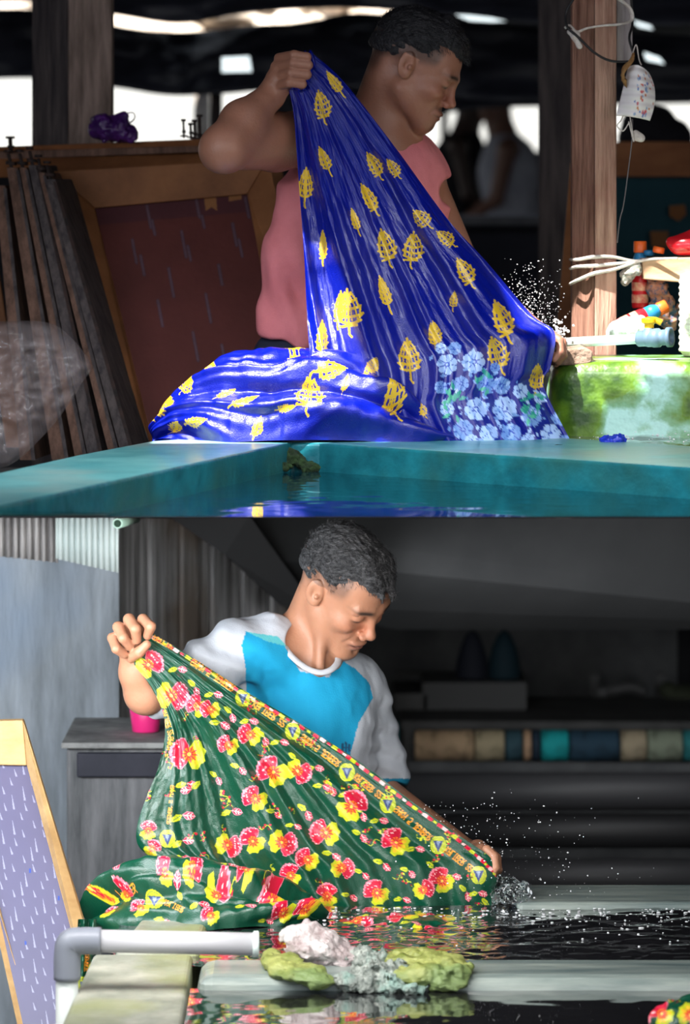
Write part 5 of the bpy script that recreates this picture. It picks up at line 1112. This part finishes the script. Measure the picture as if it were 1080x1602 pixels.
Lp = [(0, 452, 140), (.1, 460, 185), (.3, 468, 290), (.5, 476, 400), (.65, 480, 480), (.8, 486, 560), (.9, 505, 640), (1, 530, 700)]
Rp = [(0, 488, 82), (.1, 540, 130), (.3, 622, 235), (.5, 700, 342), (.65, 762, 410), (.8, 832, 492), (.86, 868, 520), (.91, 862, 572), (.94, 852, 606), (1, 897, 697)]
def fa_(u, v):
    w = .10+.90*v**.8
    uu = u+.03*np.sin(v*5+u*4)
    f = foldnoise(uu, 4, 6, 2.2, 13)*.0135*w*(1-.35*sstep(.9, 1, v))
    f = f+.010*w*sstep(.15, .0, np.abs(uu-.56-.1*v))*-1
    f = f-.03*np.exp(-((u-.93)/.10)**2-((v-.86)/.07)**2)+.0022*fbm(u*26, v*12, 3, 3)
    return f*sstep(-.02, .06, v)
def da_(u, v): return 8.035-.12*sstep(0, .55, v)-.10*sstep(.55, 1, v)+.06*np.exp(-((u-1)/.2)**2)*sstep(.5, .85, v)+.05*(u-.5)**2
clA = thing('wet_cloth', 'long wet royal blue cloth with yellow leaf prints held up by the man in pink', 'cloth', P(700, 690, 7.8))
v_, f_, c_ = drape('d', Lp, Rp, da_, fa_, cb, M_cb, '', '')
mesh_ob('hanging_length', (v_, f_), M_cb, clA, col=c_)
# bunched end inside the fist
tf_ = [rc(P(468, 128, 8.03), P(478, 100, 8.035), .020, .022, .01), el(P(484, 90, 8.04), (.012, .02, .014), k=.01)]
vv_, ff_ = sdf_mesh(tf_, .002, disp=lambda p: .003*np.sin(p[..., 0]*500+p[..., 2]*150)); mesh_ob('gathered_end', (vv_, ff_), M_cb, clA, col=np.tile(BLUE, (len(vv_), 1)))
# gathered part at the lower hand
g1 = [rc(P(840, 524, 7.97), P(853, 548, 7.96), .020, .016, .02), rc(P(853, 548, 7.96), P(848, 578, 7.95), .016, .012, .02)]
vv_, ff_ = sdf_mesh(g1, .002, disp=lambda p: .0035*np.sin(p[..., 0]*380-p[..., 2]*200)+.004*fbm(p[..., 0]*60, p[..., 1]*60, p[..., 2]*60, 2))
xx_ = vv_[:, 0]*F/vv_[:, 1]+540; yy_ = HOR-(vv_[:, 2]-CZ)*F/vv_[:, 1]
mesh_ob('gathered_fold', (vv_, ff_), M_cb, clA, col=np.tile(BLUE, (len(vv_), 1)))
def heap(top, bot, Yc, D, canvas, folds, nu=520, nv=300, back=.93, rolls=None):
    U, T = np.meshgrid(np.linspace(0, 1, nu), np.linspace(0, 1, nv))
    tp = smoothcurve(top, U[0]); bt = smoothcurve(bot, U[0]); th = T*math.pi*back
    sn = np.sin(th)**.75; x = bt[None, :, 0]*(1-sn)+tp[None, :, 0]*sn; y = bt[None, :, 1]*(1-sn)+tp[None, :, 1]*sn
    wid = np.sin(np.clip(U, .015, .985)*math.pi)**.55
    Yd = Yc(U)-D*wid*np.cos(th)
    pts = np.stack([(x-540)*Yd/F, Yd, CZ+(HOR-y)*Yd/F], -1)
    du = np.gradient(pts, axis=1); dt = np.gradient(pts, axis=0); n = np.cross(dt, du); n /= np.linalg.norm(n, axis=-1, keepdims=True)+1e-12
    n = -n
    cen = pts.mean((0, 1)); 
    if ((pts-cen)*n).sum(-1).mean() < 0: n = -n
    d = folds(U, T)*sstep(0, .04, U)*sstep(1, .96, U)
    pts = pts+n*d[..., None]
    xs = pts[..., 0]*F/pts[..., 1]+540; ys = HOR-(pts[..., 2]-CZ)*F/pts[..., 1]
    return pts.reshape(-1, 3), gridfaces(nu, nv), canvas.sample(x.ravel(), y.ravel())
top = [(0, 238, 690), (.06, 252, 650), (.15, 290, 600), (.26, 350, 564), (.40, 420, 556), (.52, 478, 546), (.64, 535, 552), (.76, 600, 576), (.87, 650, 610), (.95, 690, 655), (1, 712, 690)]
bot = [(0, 238, 694), (.06, 262, 697), (.15, 300, 696), (.26, 350, 692), (.40, 415, 689), (.52, 470, 688), (.64, 540, 689), (.76, 600, 692), (.87, 650, 696), (.95, 685, 698), (1, 712, 696)]
def fb_(u, t):
    q = t*1.0-.55*(u-.45)**2*2+.10*np.sin(u*5)
    fine = foldnoise(q*.55+.02*vnoise(u*9, t*5, 1), 11, 8, 3, 34)*.0075*(.35+.65*sstep(.75, .25, u))
    big = .010*np.sin(q*19+.7)*sstep(.12, .3, u)
    roll = .022*np.exp(-((t-.10-.03*np.sin(u*6))/.05)**2)*sstep(.22, .4, u)-.016*np.exp(-((t-.175-.03*np.sin(u*6))/.022)**2)*sstep(.25, .4, u)*sstep(.95, .8, u)
    roll2 = .020*np.exp(-((t-.27+.14*(u-.6))/.06)**2)*sstep(.45, .6, u)-.014*np.exp(-((t-.36+.2*(u-.6))/.02)**2)*sstep(.45, .6, u)
    return fine*(1-.7*sstep(.5, .65, u)*sstep(.42, .3, t))+big+roll+roll2+.006*fbm(u*10, t*5, 2, 3)
v_, f_, c_ = heap(top, bot, lambda u: 7.93-.05*u, .15, cb, fb_)
mesh_ob('heaped_length', (v_, f_), M_cb, clA, col=c_)
# ------------------------------------------------------------------ green cloth
GREEN = (.002, .055, .028); RED = (.62, .01, .045); PINK = (.85, .22, .30); YG = (.50, .55, .02); ORA = (.90, .22, .015); OY = (.80, .50, .03); MAR = (.14, .012, .02); GR2 = (.01, .16, .08)
cg = Canvas(120, 960, 800, 1470, 2.4, GREEN)
rg = np.random.default_rng(8)
def hibiscus(x, y, r, a, sq=.85):
    for k in range(9):
        b = a+math.pi+.25*(k-4); q = xf([(0, 0), (.45, .22), (.95, .20), (1.08, 0), (.95, -.20), (.45, -.22)], x, y, r*(1.02-.03*abs(k-4)), b, 1); cg.poly(q, PINK)
    for k in range(9):
        b = a+math.pi+.25*(k-4); cg.poly(xf([(0, 0), (.45, .17), (.85, .13), (.95, 0), (.85, -.13), (.45, -.17)], x, y, r*.98, b), RED)
    for k in range(12):
        b = a+math.pi+rg.uniform(-1.1, 1.1); rr = r*rg.uniform(.45, .95); cg.disc(x+rr*math.cos(b), y+rr*math.sin(b), r*.045, (.95, .62, .62))
    for k in range(4):
        b = a+.62*(k-1.5); cg.poly(xf([(0, 0), (.35, .26), (.8, .30), (1.0, 0), (.8, -.30), (.35, -.26)], x, y, r*.92, b), YG)
    for k in range(4):
        b = a+.62*(k-1.5); cg.poly(xf([(0, 0), (.35, .16), (.66, .15), (.78, 0), (.66, -.15), (.35, -.16)], x, y, r*.9, b), OY)
    cg.disc(x, y, r*.36, ORA)
    for k in range(10):
        b = a+.63*k; cg.line([(x, y), (x+r*.42*math.cos(b), y+r*.42*math.sin(b))], r*.07, RED)
    cg.disc(x, y, r*.10, (.9, .6, .1))
def leafpair(x, y, s, a):
    cg.poly(xf([(0, 0), (.35, .32), (.8, .30), (1.05, 0), (.8, -.30), (.35, -.32)], x, y, s, a), PINK)
    cg.poly(xf([(.04, 0), (.35, .27), (.8, .25), (.98, 0), (.8, -.25), (.35, -.27)], x, y, s, a), RED)
    cg.line(xf([(.1, 0), (.95, 0)], x, y, s, a), s*.07, (.95, .62, .62))
    for f in (.35, .6): cg.line(xf([(f, 0), (f+.18, .2)], x, y, s, a), s*.06, (.95, .62, .62)); cg.line(xf([(f, 0), (f+.18, -.2)], x, y, s, a), s*.06, (.95, .62, .62))
    b = a+2.5; cg.poly(xf([(0, 0), (.35, .26), (.8, .20), (1.0, 0), (.8, -.16), (.35, -.26)], x, y, s*1.05, b), YG); cg.line(xf([(.1, 0), (.8, 0)], x, y, s, b), s*.05, GR2)
def vine(x, y, s, a):
    t = np.linspace(0, 1, 14); cg.line(xf(np.stack([t*2-1, .35*np.sin(t*7)], 1), x, y, s, a), s*.10, YG)
    for k in range(6):
        f = rg.uniform(-1, 1); q = xf([(f, rg.uniform(-.5, .5))], x, y, s, a)[0]; cg.disc(q[0], q[1], s*.17, [RED, MAR, YG, RED][rg.integers(4)])
def logo(x, y, r, a=0.0, sx=.82):
    cg.disc(x, y, r*sx, YG, ry=r); cg.disc(x, y, r*sx*.86, (.20, .30, .05), ry=r*.86); cg.disc(x, y, r*sx*.80, (.42, .46, .03), ry=r*.8)
    cg.poly(xf([(-.75, -.5), (.75, -.5), (0, .85)], x, y, r*.9, a, sx), (.03, .05, .16)); cg.poly(xf([(-.3, -.42), (.3, -.42), (0, .35)], x, y, r*.9, a, sx), (.20, .26, .38))
FONT = {'S': '01110 10001 10000 01110 00001 10001 01110', 'M': '10001 11011 10101 10101 10001 10001 10001', 'K': '10001 10010 10100 11000 10100 10010 10001', 'N': '10001 11001 10101 10011 10001 10001 10001',
        '5': '11111 10000 11110 00001 00001 10001 01110', 'J': '00111 00010 00010 00010 00010 10010 01100', 'E': '11111 10000 10000 11110 10000 10000 11111', 'B': '11110 10001 10001 11110 10001 10001 11110', 'R': '11110 10001 10001 11110 10100 10010 10001',
        'A': '01110 10001 10001 11111 10001 10001 10001', 'L': '10000 10000 10000 10000 10000 10000 11111', 'I': '01110 00100 00100 00100 00100 00100 01110', '2': '01110 10001 00001 00110 01000 10000 11111', 'T': '11111 00100 00100 00100 00100 00100 00100'}
def text(s, p0, p1, h, col=(.92, .34, .03), flip=True):
    p0, p1 = np.array(p0, float), np.array(p1, float); d = p1-p0; L = np.linalg.norm(d); d /= L; n = np.array([-d[1], d[0]]); w = L/len(s)
    for k, ch in enumerate(s):
        if ch not in FONT: continue
        for r, row in enumerate(FONT[ch].split()):
            for c, b in enumerate(row):
                if b == '1':
                    rr = 6-r if flip else r
                    q0 = p0+d*(k*w+c*w*.9/5)+n*((rr-3.5)*h/7); cw = w*.9/5*1.25; chh = h/7*1.15
                    cg.poly([q0, q0+d*cw, q0+d*cw+n*chh, q0+n*chh], col)
# selvage dots
top_e = spline([(228, 988), (300, 1030), (380, 1082), (440, 1117), (520, 1165), (575, 1205), (640, 1255), (700, 1298), (752, 1342), (782, 1372)], 70)
for i, (x, y) in enumerate(top_e):
    c = [RED, (.85, .5, .5), RED, YG][i % 4]; cg.poly(xf([(-.5, -.3), (.5, -.3), (.5, .3), (-.5, .3)], x+1, y+3, 9 if i % 3 else 6, .62), c)
lg = [(380, 1092), (458, 1144), (543, 1208), (607, 1258), (686, 1322), (749, 1369), (262, 1312)]
lg += [(237, 1408), (292, 1030)]
for x, y in lg[:7]: logo(x, y, 14 if y < 1200 else 15)
logo(237, 1406, 15, 0, 1.0)
segs = [((241, 995), (272, 1012), 'BATIK'), ((300, 1034), (366, 1078), 'SMKN 5 JEMBER'), ((397, 1100), (446, 1134), 'KALIBER 22'), ((472, 1152), (531, 1196), 'SMKN 5 JEMBER'), ((556, 1214), (597, 1246), 'KALIBER 22'), ((619, 1264), (674, 1312), 'SMKN 5 JEMBER'), ((698, 1328), (739, 1361), 'KALIBER 22')]
for a, b, s in segs: text(s, a, b, 11.5)
text('KALIBER 22', (256, 1112), (268, 1150), 9); text('SMKN 5', (268, 1152), (263, 1185), 9); text('SMKN 5 JEMBER', (270, 1228), (264, 1290), 6)
text('KALIBER', (176, 1395), (214, 1390), 10, flip=False); text('KALIBER', (252, 1408), (284, 1424), 11)
# leaves in a row under the text
row = spline([(250, 1030), (320, 1078), (390, 1130), (450, 1172), (520, 1225), (580, 1275), (650, 1330), (720, 1382), (765, 1410)], 21)
for i, (x, y) in enumerate(row): leafpair(x, y-4 if i % 2 else y+6, 15, [1.35, .3][i % 2])
for i in range(5):
    x, y = spline([(395, 1108), (470, 1160), (560, 1232), (660, 1310), (740, 1372)], 5)[i]; vine(x, y+2, 10, .7)
for q in ((232, 1040, 24, 2.6), (268, 1088, 27, 3.2), (296, 1180, 30, .1), (428, 1208, 27, .6), (466, 1206, 22, 3.6), (550, 1262, 27, 2.2), (358, 1166, 18, .4), (510, 1303, 25, .2), (441, 1318, 24, 3.4), (400, 1250, 22, .6), (356, 1322, 22, 3.4),
          (392, 1150, 20, .3), (620, 1318, 24, .8), (590, 1397, 22, .8), (535, 1358, 20, 3.2), (692, 1378, 22, .9), (482, 1345, 20, .5), (396, 1316, 22, .9), (512, 1402, 20, 1.5), (662, 1392, 18, 2.8), (310, 1105, 20, .6), (232, 1300, 16, 1.7), (330, 1110, 17, .2), (455, 1370, 19, 1.2), (238, 1328, 15, 2.2)):
    hibiscus(*q)
for q in ((292, 1225, 18, .3), (285, 1275, 20, .1), (285, 1315, 18, .0), (300, 1235, 18, 3.0), (362, 1268, 17, .2), (345, 1130, 17, .6), (375, 1200, 15, .9), (480, 1268, 17, 1.2), (505, 1228, 15, .5), (565, 1305, 15, 1.0), (520, 1335, 16, .7), (600, 1350, 16, .9), (640, 1362, 14, .9), (410, 1365, 15, .8), (430, 1270, 14, .8), (568, 1365, 14, .9), (548, 1400, 14, .7), (630, 1405, 14, .4), (460, 1290, 13, .5), (340, 1215, 14, 1.2), (285, 1340, 14, .4)): leafpair(*q)
for _ in range(70):
    x, y = rg.uniform(225, 760), rg.uniform(1050, 1425)
    tm = cg.sample(np.array([x]), np.array([y]))[0]
    if abs(tm[1]-GREEN[1]) < .01: vine(x, y, rg.uniform(6, 11), rg.uniform(0, 3))
# heap of the green cloth: its own prints
for q in ((190, 1395, 15, 2.2), (165, 1425, 12, 1.0), (340, 1390, 22, 3.0), (215, 1420, 16, .8), (430, 1400, 22, .9), (382, 1372, 16, .5), (300, 1372, 16, 2.6), (445, 1428, 20, .4), (330, 1432, 16, .6), (260, 1372, 14, 1.2), (160, 1400, 12, .6), (475, 1425, 14, .8)): hibiscus(*q)
for q in ((275, 1388, 18, -1.3), (310, 1412, 17, .1), (385, 1412, 17, .3), (420, 1440, 14, .4), (255, 1440, 14, .8), (200, 1370, 12, 2.8), (355, 1358, 12, .4)): leafpair(*q)
M_cg = mat('wet_green_cotton', (1, 1, 1), attr=.12, scale=40, rough=.28, spec=.6, bump=.22, bscale=420, coat=.22, coatr=.2)
Lg = [(0, 200, 1030), (.10, 232, 1068), (.2, 254, 1112), (.32, 258, 1150), (.45, 248, 1200), (.58, 230, 1245), (.70, 215, 1290), (.80, 216, 1322), (.88, 240, 1345), (1, 300, 1400)]
Rg = [(0, 228, 984), (.12, 300, 1028), (.25, 382, 1080), (.38, 470, 1132), (.50, 560, 1190), (.62, 645, 1254), (.74, 720, 1308), (.84, 768, 1342), (.90, 776, 1368), (1, 782, 1424)]
def bez(u, v):                                     # bottom edge sags along pile and water
    return 0
def fg_(u, v):
    w = .12+.88*np.clip(v, 0, 1)**.75
    uu = u-.10*(1-u)*v
    f = foldnoise(uu*.9, 31, 7, 2.4, 17)*.0120*w*sstep(.99, .78, u)
    f = f+.015*np.sin(math.pi*np.clip((u-.25)/.5, 0, 1))*w+.0022*fbm(u*24, v*12, 3, 3)
    f = f-.02*np.exp(-((u-.97)/.06)**2-((v-.9)/.06)**2)
    return f*sstep(-.02, .08, v)
def dg_(u, v): return 7.93-.05*sstep(0, .3, v)-.03*sstep(.3, 1, v)+.03*u*v+.05*(u-.5)**2
nu, nv = 420, 520
U, Vv = np.meshgrid(np.linspace(0, 1, nu), np.linspace(0, 1, nv))
l = smoothcurve(Lg, Vv[:, 0]); r = smoothcurve(Rg, Vv[:, 0])
# the lower edge: from the heap over the water to the hand
bt = spline([(300, 1400), (380, 1412), (450, 1440), (520, 1434), (600, 1430), (700, 1428), (782, 1424)], 300)
bx = np.interp(U, np.linspace(0, 1, 300), bt[:, 0]); by = np.interp(U, np.linspace(0, 1, 300), bt[:, 1])
px_ = l[:, None, 0]*(1-U)+r[:, None, 0]*U; py_ = l[:, None, 1]*(1-U)+r[:, None, 1]*U
lin_x = 300*(1-U)+782*U; lin_y = 1400*(1-U)+1424*U; w_ = sstep(.35, 1, Vv)
px_ = px_+(bx-lin_x)*w_; py_ = py_+(by-lin_y)*w_
Yd = dg_(U, Vv)+fg_(U, Vv)
pts = np.stack([(px_-540)*Yd/F, Yd, CZ+(HOR-py_)*Yd/F], -1).reshape(-1, 3)
clB = thing('wet_cloth', 'long wet green cloth printed with red and yellow flowers held by the man in cyan', 'cloth', P(500, 1430, 7.9))
mesh_ob('hanging_length', (pts, gridfaces(nu, nv)), M_cg, clB, col=cg.sample(px_.ravel(), py_.ravel()))
top = [(0, 138, 1452), (.05, 148, 1415), (.12, 172, 1378), (.22, 210, 1356), (.34, 262, 1346), (.48, 320, 1352), (.62, 385, 1366), (.76, 440, 1386), (.88, 478, 1412), (1, 506, 1446)]
bot = [(0, 138, 1452), (.05, 152, 1456), (.12, 178, 1458), (.22, 218, 1458), (.34, 268, 1456), (.48, 325, 1454), (.62, 385, 1452), (.76, 440, 1452), (.88, 478, 1450), (1, 506, 1448)]
def fh_(u, t):
    q = t-.5*(u-.4)**2+.08*np.sin(u*5)
    return foldnoise(q*.5+.02*vnoise(u*8, t*5, 4), 17, 7, 3, 24)*.0055+.010*np.sin(q*17+1.0)+.008*fbm(u*9, t*5, 6, 3)+.014*np.exp(-((t-.38+.1*u)/.04)**2)-.010*np.exp(-((t-.30+.1*u)/.02)**2)
v_, f_, c_ = heap(top, bot, lambda u: 7.78-.02*u, .17, cg, fh_, 440, 260)
mesh_ob('heaped_length', (v_, f_), M_cg, clB, col=c_)
# tail hanging outside the wall on the left
U, T = np.meshgrid(np.linspace(0, 1, 60), np.linspace(0, 1, 130)); xs = 122+30*U-4*T; ys = 1438+110*T
Yd = 7.55+.012*np.sin(U*14)+.006*fbm(U*4, T*5, 2)
mesh_ob('tail', (np.stack([(xs-540)*Yd/F, Yd, CZ+(HOR-ys)*Yd/F], -1).reshape(-1, 3), gridfaces(60, 130)), M_cg, clB, col=cg.sample((xs*1.0+130).ravel(), (ys-230).ravel()))
# floating part in the water, in front of the hanging length
X, Yy = np.meshgrid(np.linspace(P(495, 1450, 7.75)[0], P(722, 1440, 7.75)[0], 200), np.linspace(7.60, 7.80, 90))
ins = 1-((X-(X.min()+X.max())/2)/((X.max()-X.min())/2))**2
Z = zwl-.010+.016*ins*(1-((Yy-7.70)/.10)**2)+.006*fbm(X*22, Yy*30, 5, 3)
xs = X*F/Yy+540; ys = HOR-(Z-CZ)*F/Yy
mesh_ob('floating_part', (np.stack([X, Yy, Z], -1).reshape(-1, 3), gridfaces(200, 90)), M_cg, clB, col=cg.sample((xs*.9-60).ravel(), (1310-(Yy.ravel()-7.7)*520)))
# lump of green cloth at the lower right corner
lv, lf = sdf_mesh([el(P(1075, 1600, 6.75), (.065, .06, .038), k=.02), el(P(1110, 1590, 6.78), (.05, .05, .045), k=.02)], .0018, disp=lambda p: .005*fbm(p[..., 0]*35, p[..., 1]*35, p[..., 2]*50, 3))
xs = lv[:, 0]*F/lv[:, 1]+540; ys = HOR-(lv[:, 2]-CZ)*F/lv[:, 1]
cen = lv.mean(0); cen[2] = lv[:, 2].min()
o = mesh_ob('cloth_lump', (lv-cen, lf), M_cg, None, col=cg.sample(xs-640, ys-270)); o.location = Vector(cen); tag(o, 'lump of green flowered cloth afloat in the lower right corner', 'cloth')
# ------------------------------------------------------------------ splashes
M_clearw = mat('clear_water', (.9, .97, 1), rough=.02, spec=1.0, trans=1.0, ior=1.33)
M_drop = mat('water_drop', (.95, .97, 1), rough=.03, spec=1.0, trans=.35, ior=1.33, coat=1.0)  # base whitened so the drops look sunlit
def splash(name, items, label):
    vs, fs, n = [], [], 0; bv_, bf_ = ico((0, 0, 0), 1.0, 2)
    for x, y, Y, r, sx in items:
        c = P(x, y, Y); q = bv_*np.array([r*sx, r, r/ sx**.5])*(1+.15*vnoise(bv_[:, 0]*2+x, bv_[:, 1]*2, bv_[:, 2]*2+y))[:, None]
        vs.append(q+c); fs.append(np.array(bf_)+n); n += len(bv_)
    o = mesh_ob(name, (np.vstack(vs), np.vstack(fs)), M_drop); return tag(o, label, 'splash', kind='stuff')
rs_ = np.random.default_rng(77); it = []
for _ in range(420):
    a = rs_.random()**.6; x = 868-70*a*rs_.random()+rs_.normal()*14-12; y = 520-115*a*rs_.random()**.7+rs_.normal()*8
    if x < 770+(y-400)*.55: x = 800+rs_.normal()*20+(y-440)*.4
    it.append((x, y, 8.1+rs_.normal()*.05, .0005+.0011*rs_.random()**2.2, rs_.uniform(.8, 1.5)))
for _ in range(60): it.append((875+rs_.normal()*9, 520+rs_.normal()*9, 8.05+rs_.normal()*.03, .0015+.002*rs_.random(), 1))
splash('water_splash', it, 'spray of bright drops flung up above the hand by the blue cloth')
it = []
for _ in range(330):
    x = 790+rs_.normal()*85; y = 1405-abs(rs_.normal())*70
    if y < 1260+(x-640)*.62-40 and x < 760: continue
    if y < 1235: continue
    it.append((x, y, 7.9+rs_.normal()*.08, .0004+.0016*rs_.random()**2.5, rs_.uniform(.8, 1.3)))
for _ in range(80): it.append((rs_.uniform(660, 790), rs_.uniform(1255, 1330), 7.9, .0005+.0008*rs_.random(), 1))
splash('water_splash', it, 'drops flying up to the right of the hand on the green cloth')
it = []
for _ in range(190): it.append((800+rs_.normal()*14, 1392+rs_.normal()*14, 7.88+rs_.normal()*.03, .001+.0035*rs_.random()**2, rs_.uniform(.8, 1.6)))
g = [rc(P(776, 1368, 7.9), P(800, 1402, 7.87), .010, .026, .02), rc(P(800, 1392, 7.87), P(818, 1420, 7.84), .022, .016, .02), rc(P(792, 1400, 7.87), P(792, 1426, 7.84), .020, .022, .02), el(P(822, 1392, 7.88), (.010, .012, .010), k=.02)]
sv_, sf_ = sdf_mesh(g, .002, disp=lambda p: .007*fbm(p[..., 0]*70, p[..., 1]*70, p[..., 2]*70, 3))
o1 = mesh_ob('water_splash', (sv_, sf_), M_clearw); tag(o1, 'clear burst of water right under the hand on the green cloth', 'splash', kind='stuff')
it2 = []
for _ in range(320):
    x = rs_.uniform(480, 1080); y = 1428+rs_.normal()*9 if x < 800 else 1422+abs(rs_.normal())*16
    h = .0+zwl; Yq_ = (CZ-zwl)*F/max(y-HOR, 1); 
    if Yq_ > 7.83 or Yq_ < 7.28: continue
    it2.append((x, y-1, Yq_, .0006+.0022*rs_.random()**2.2, rs_.uniform(1, 2.2)))
for _ in range(26):
    y = rs_.uniform(1450, 1492); it2.append((rs_.uniform(600, 1080), y, (CZ-zwl)*F/(y-HOR), .001+.001*rs_.random(), 1.4))
splash('foam_bubbles', it2, 'bubbles and froth on the black water around the green cloth')
it3 = []
for _ in range(140):
    x = rs_.uniform(905, 1080); y = rs_.uniform(668, 692); it3.append((x, y, min(7.98, .509*F/(y-HOR)), .0006+.0014*rs_.random()**2, rs_.uniform(1, 2)))
splash('foam_bubbles', it3, 'bubbles on the dark water before the mossy tank')
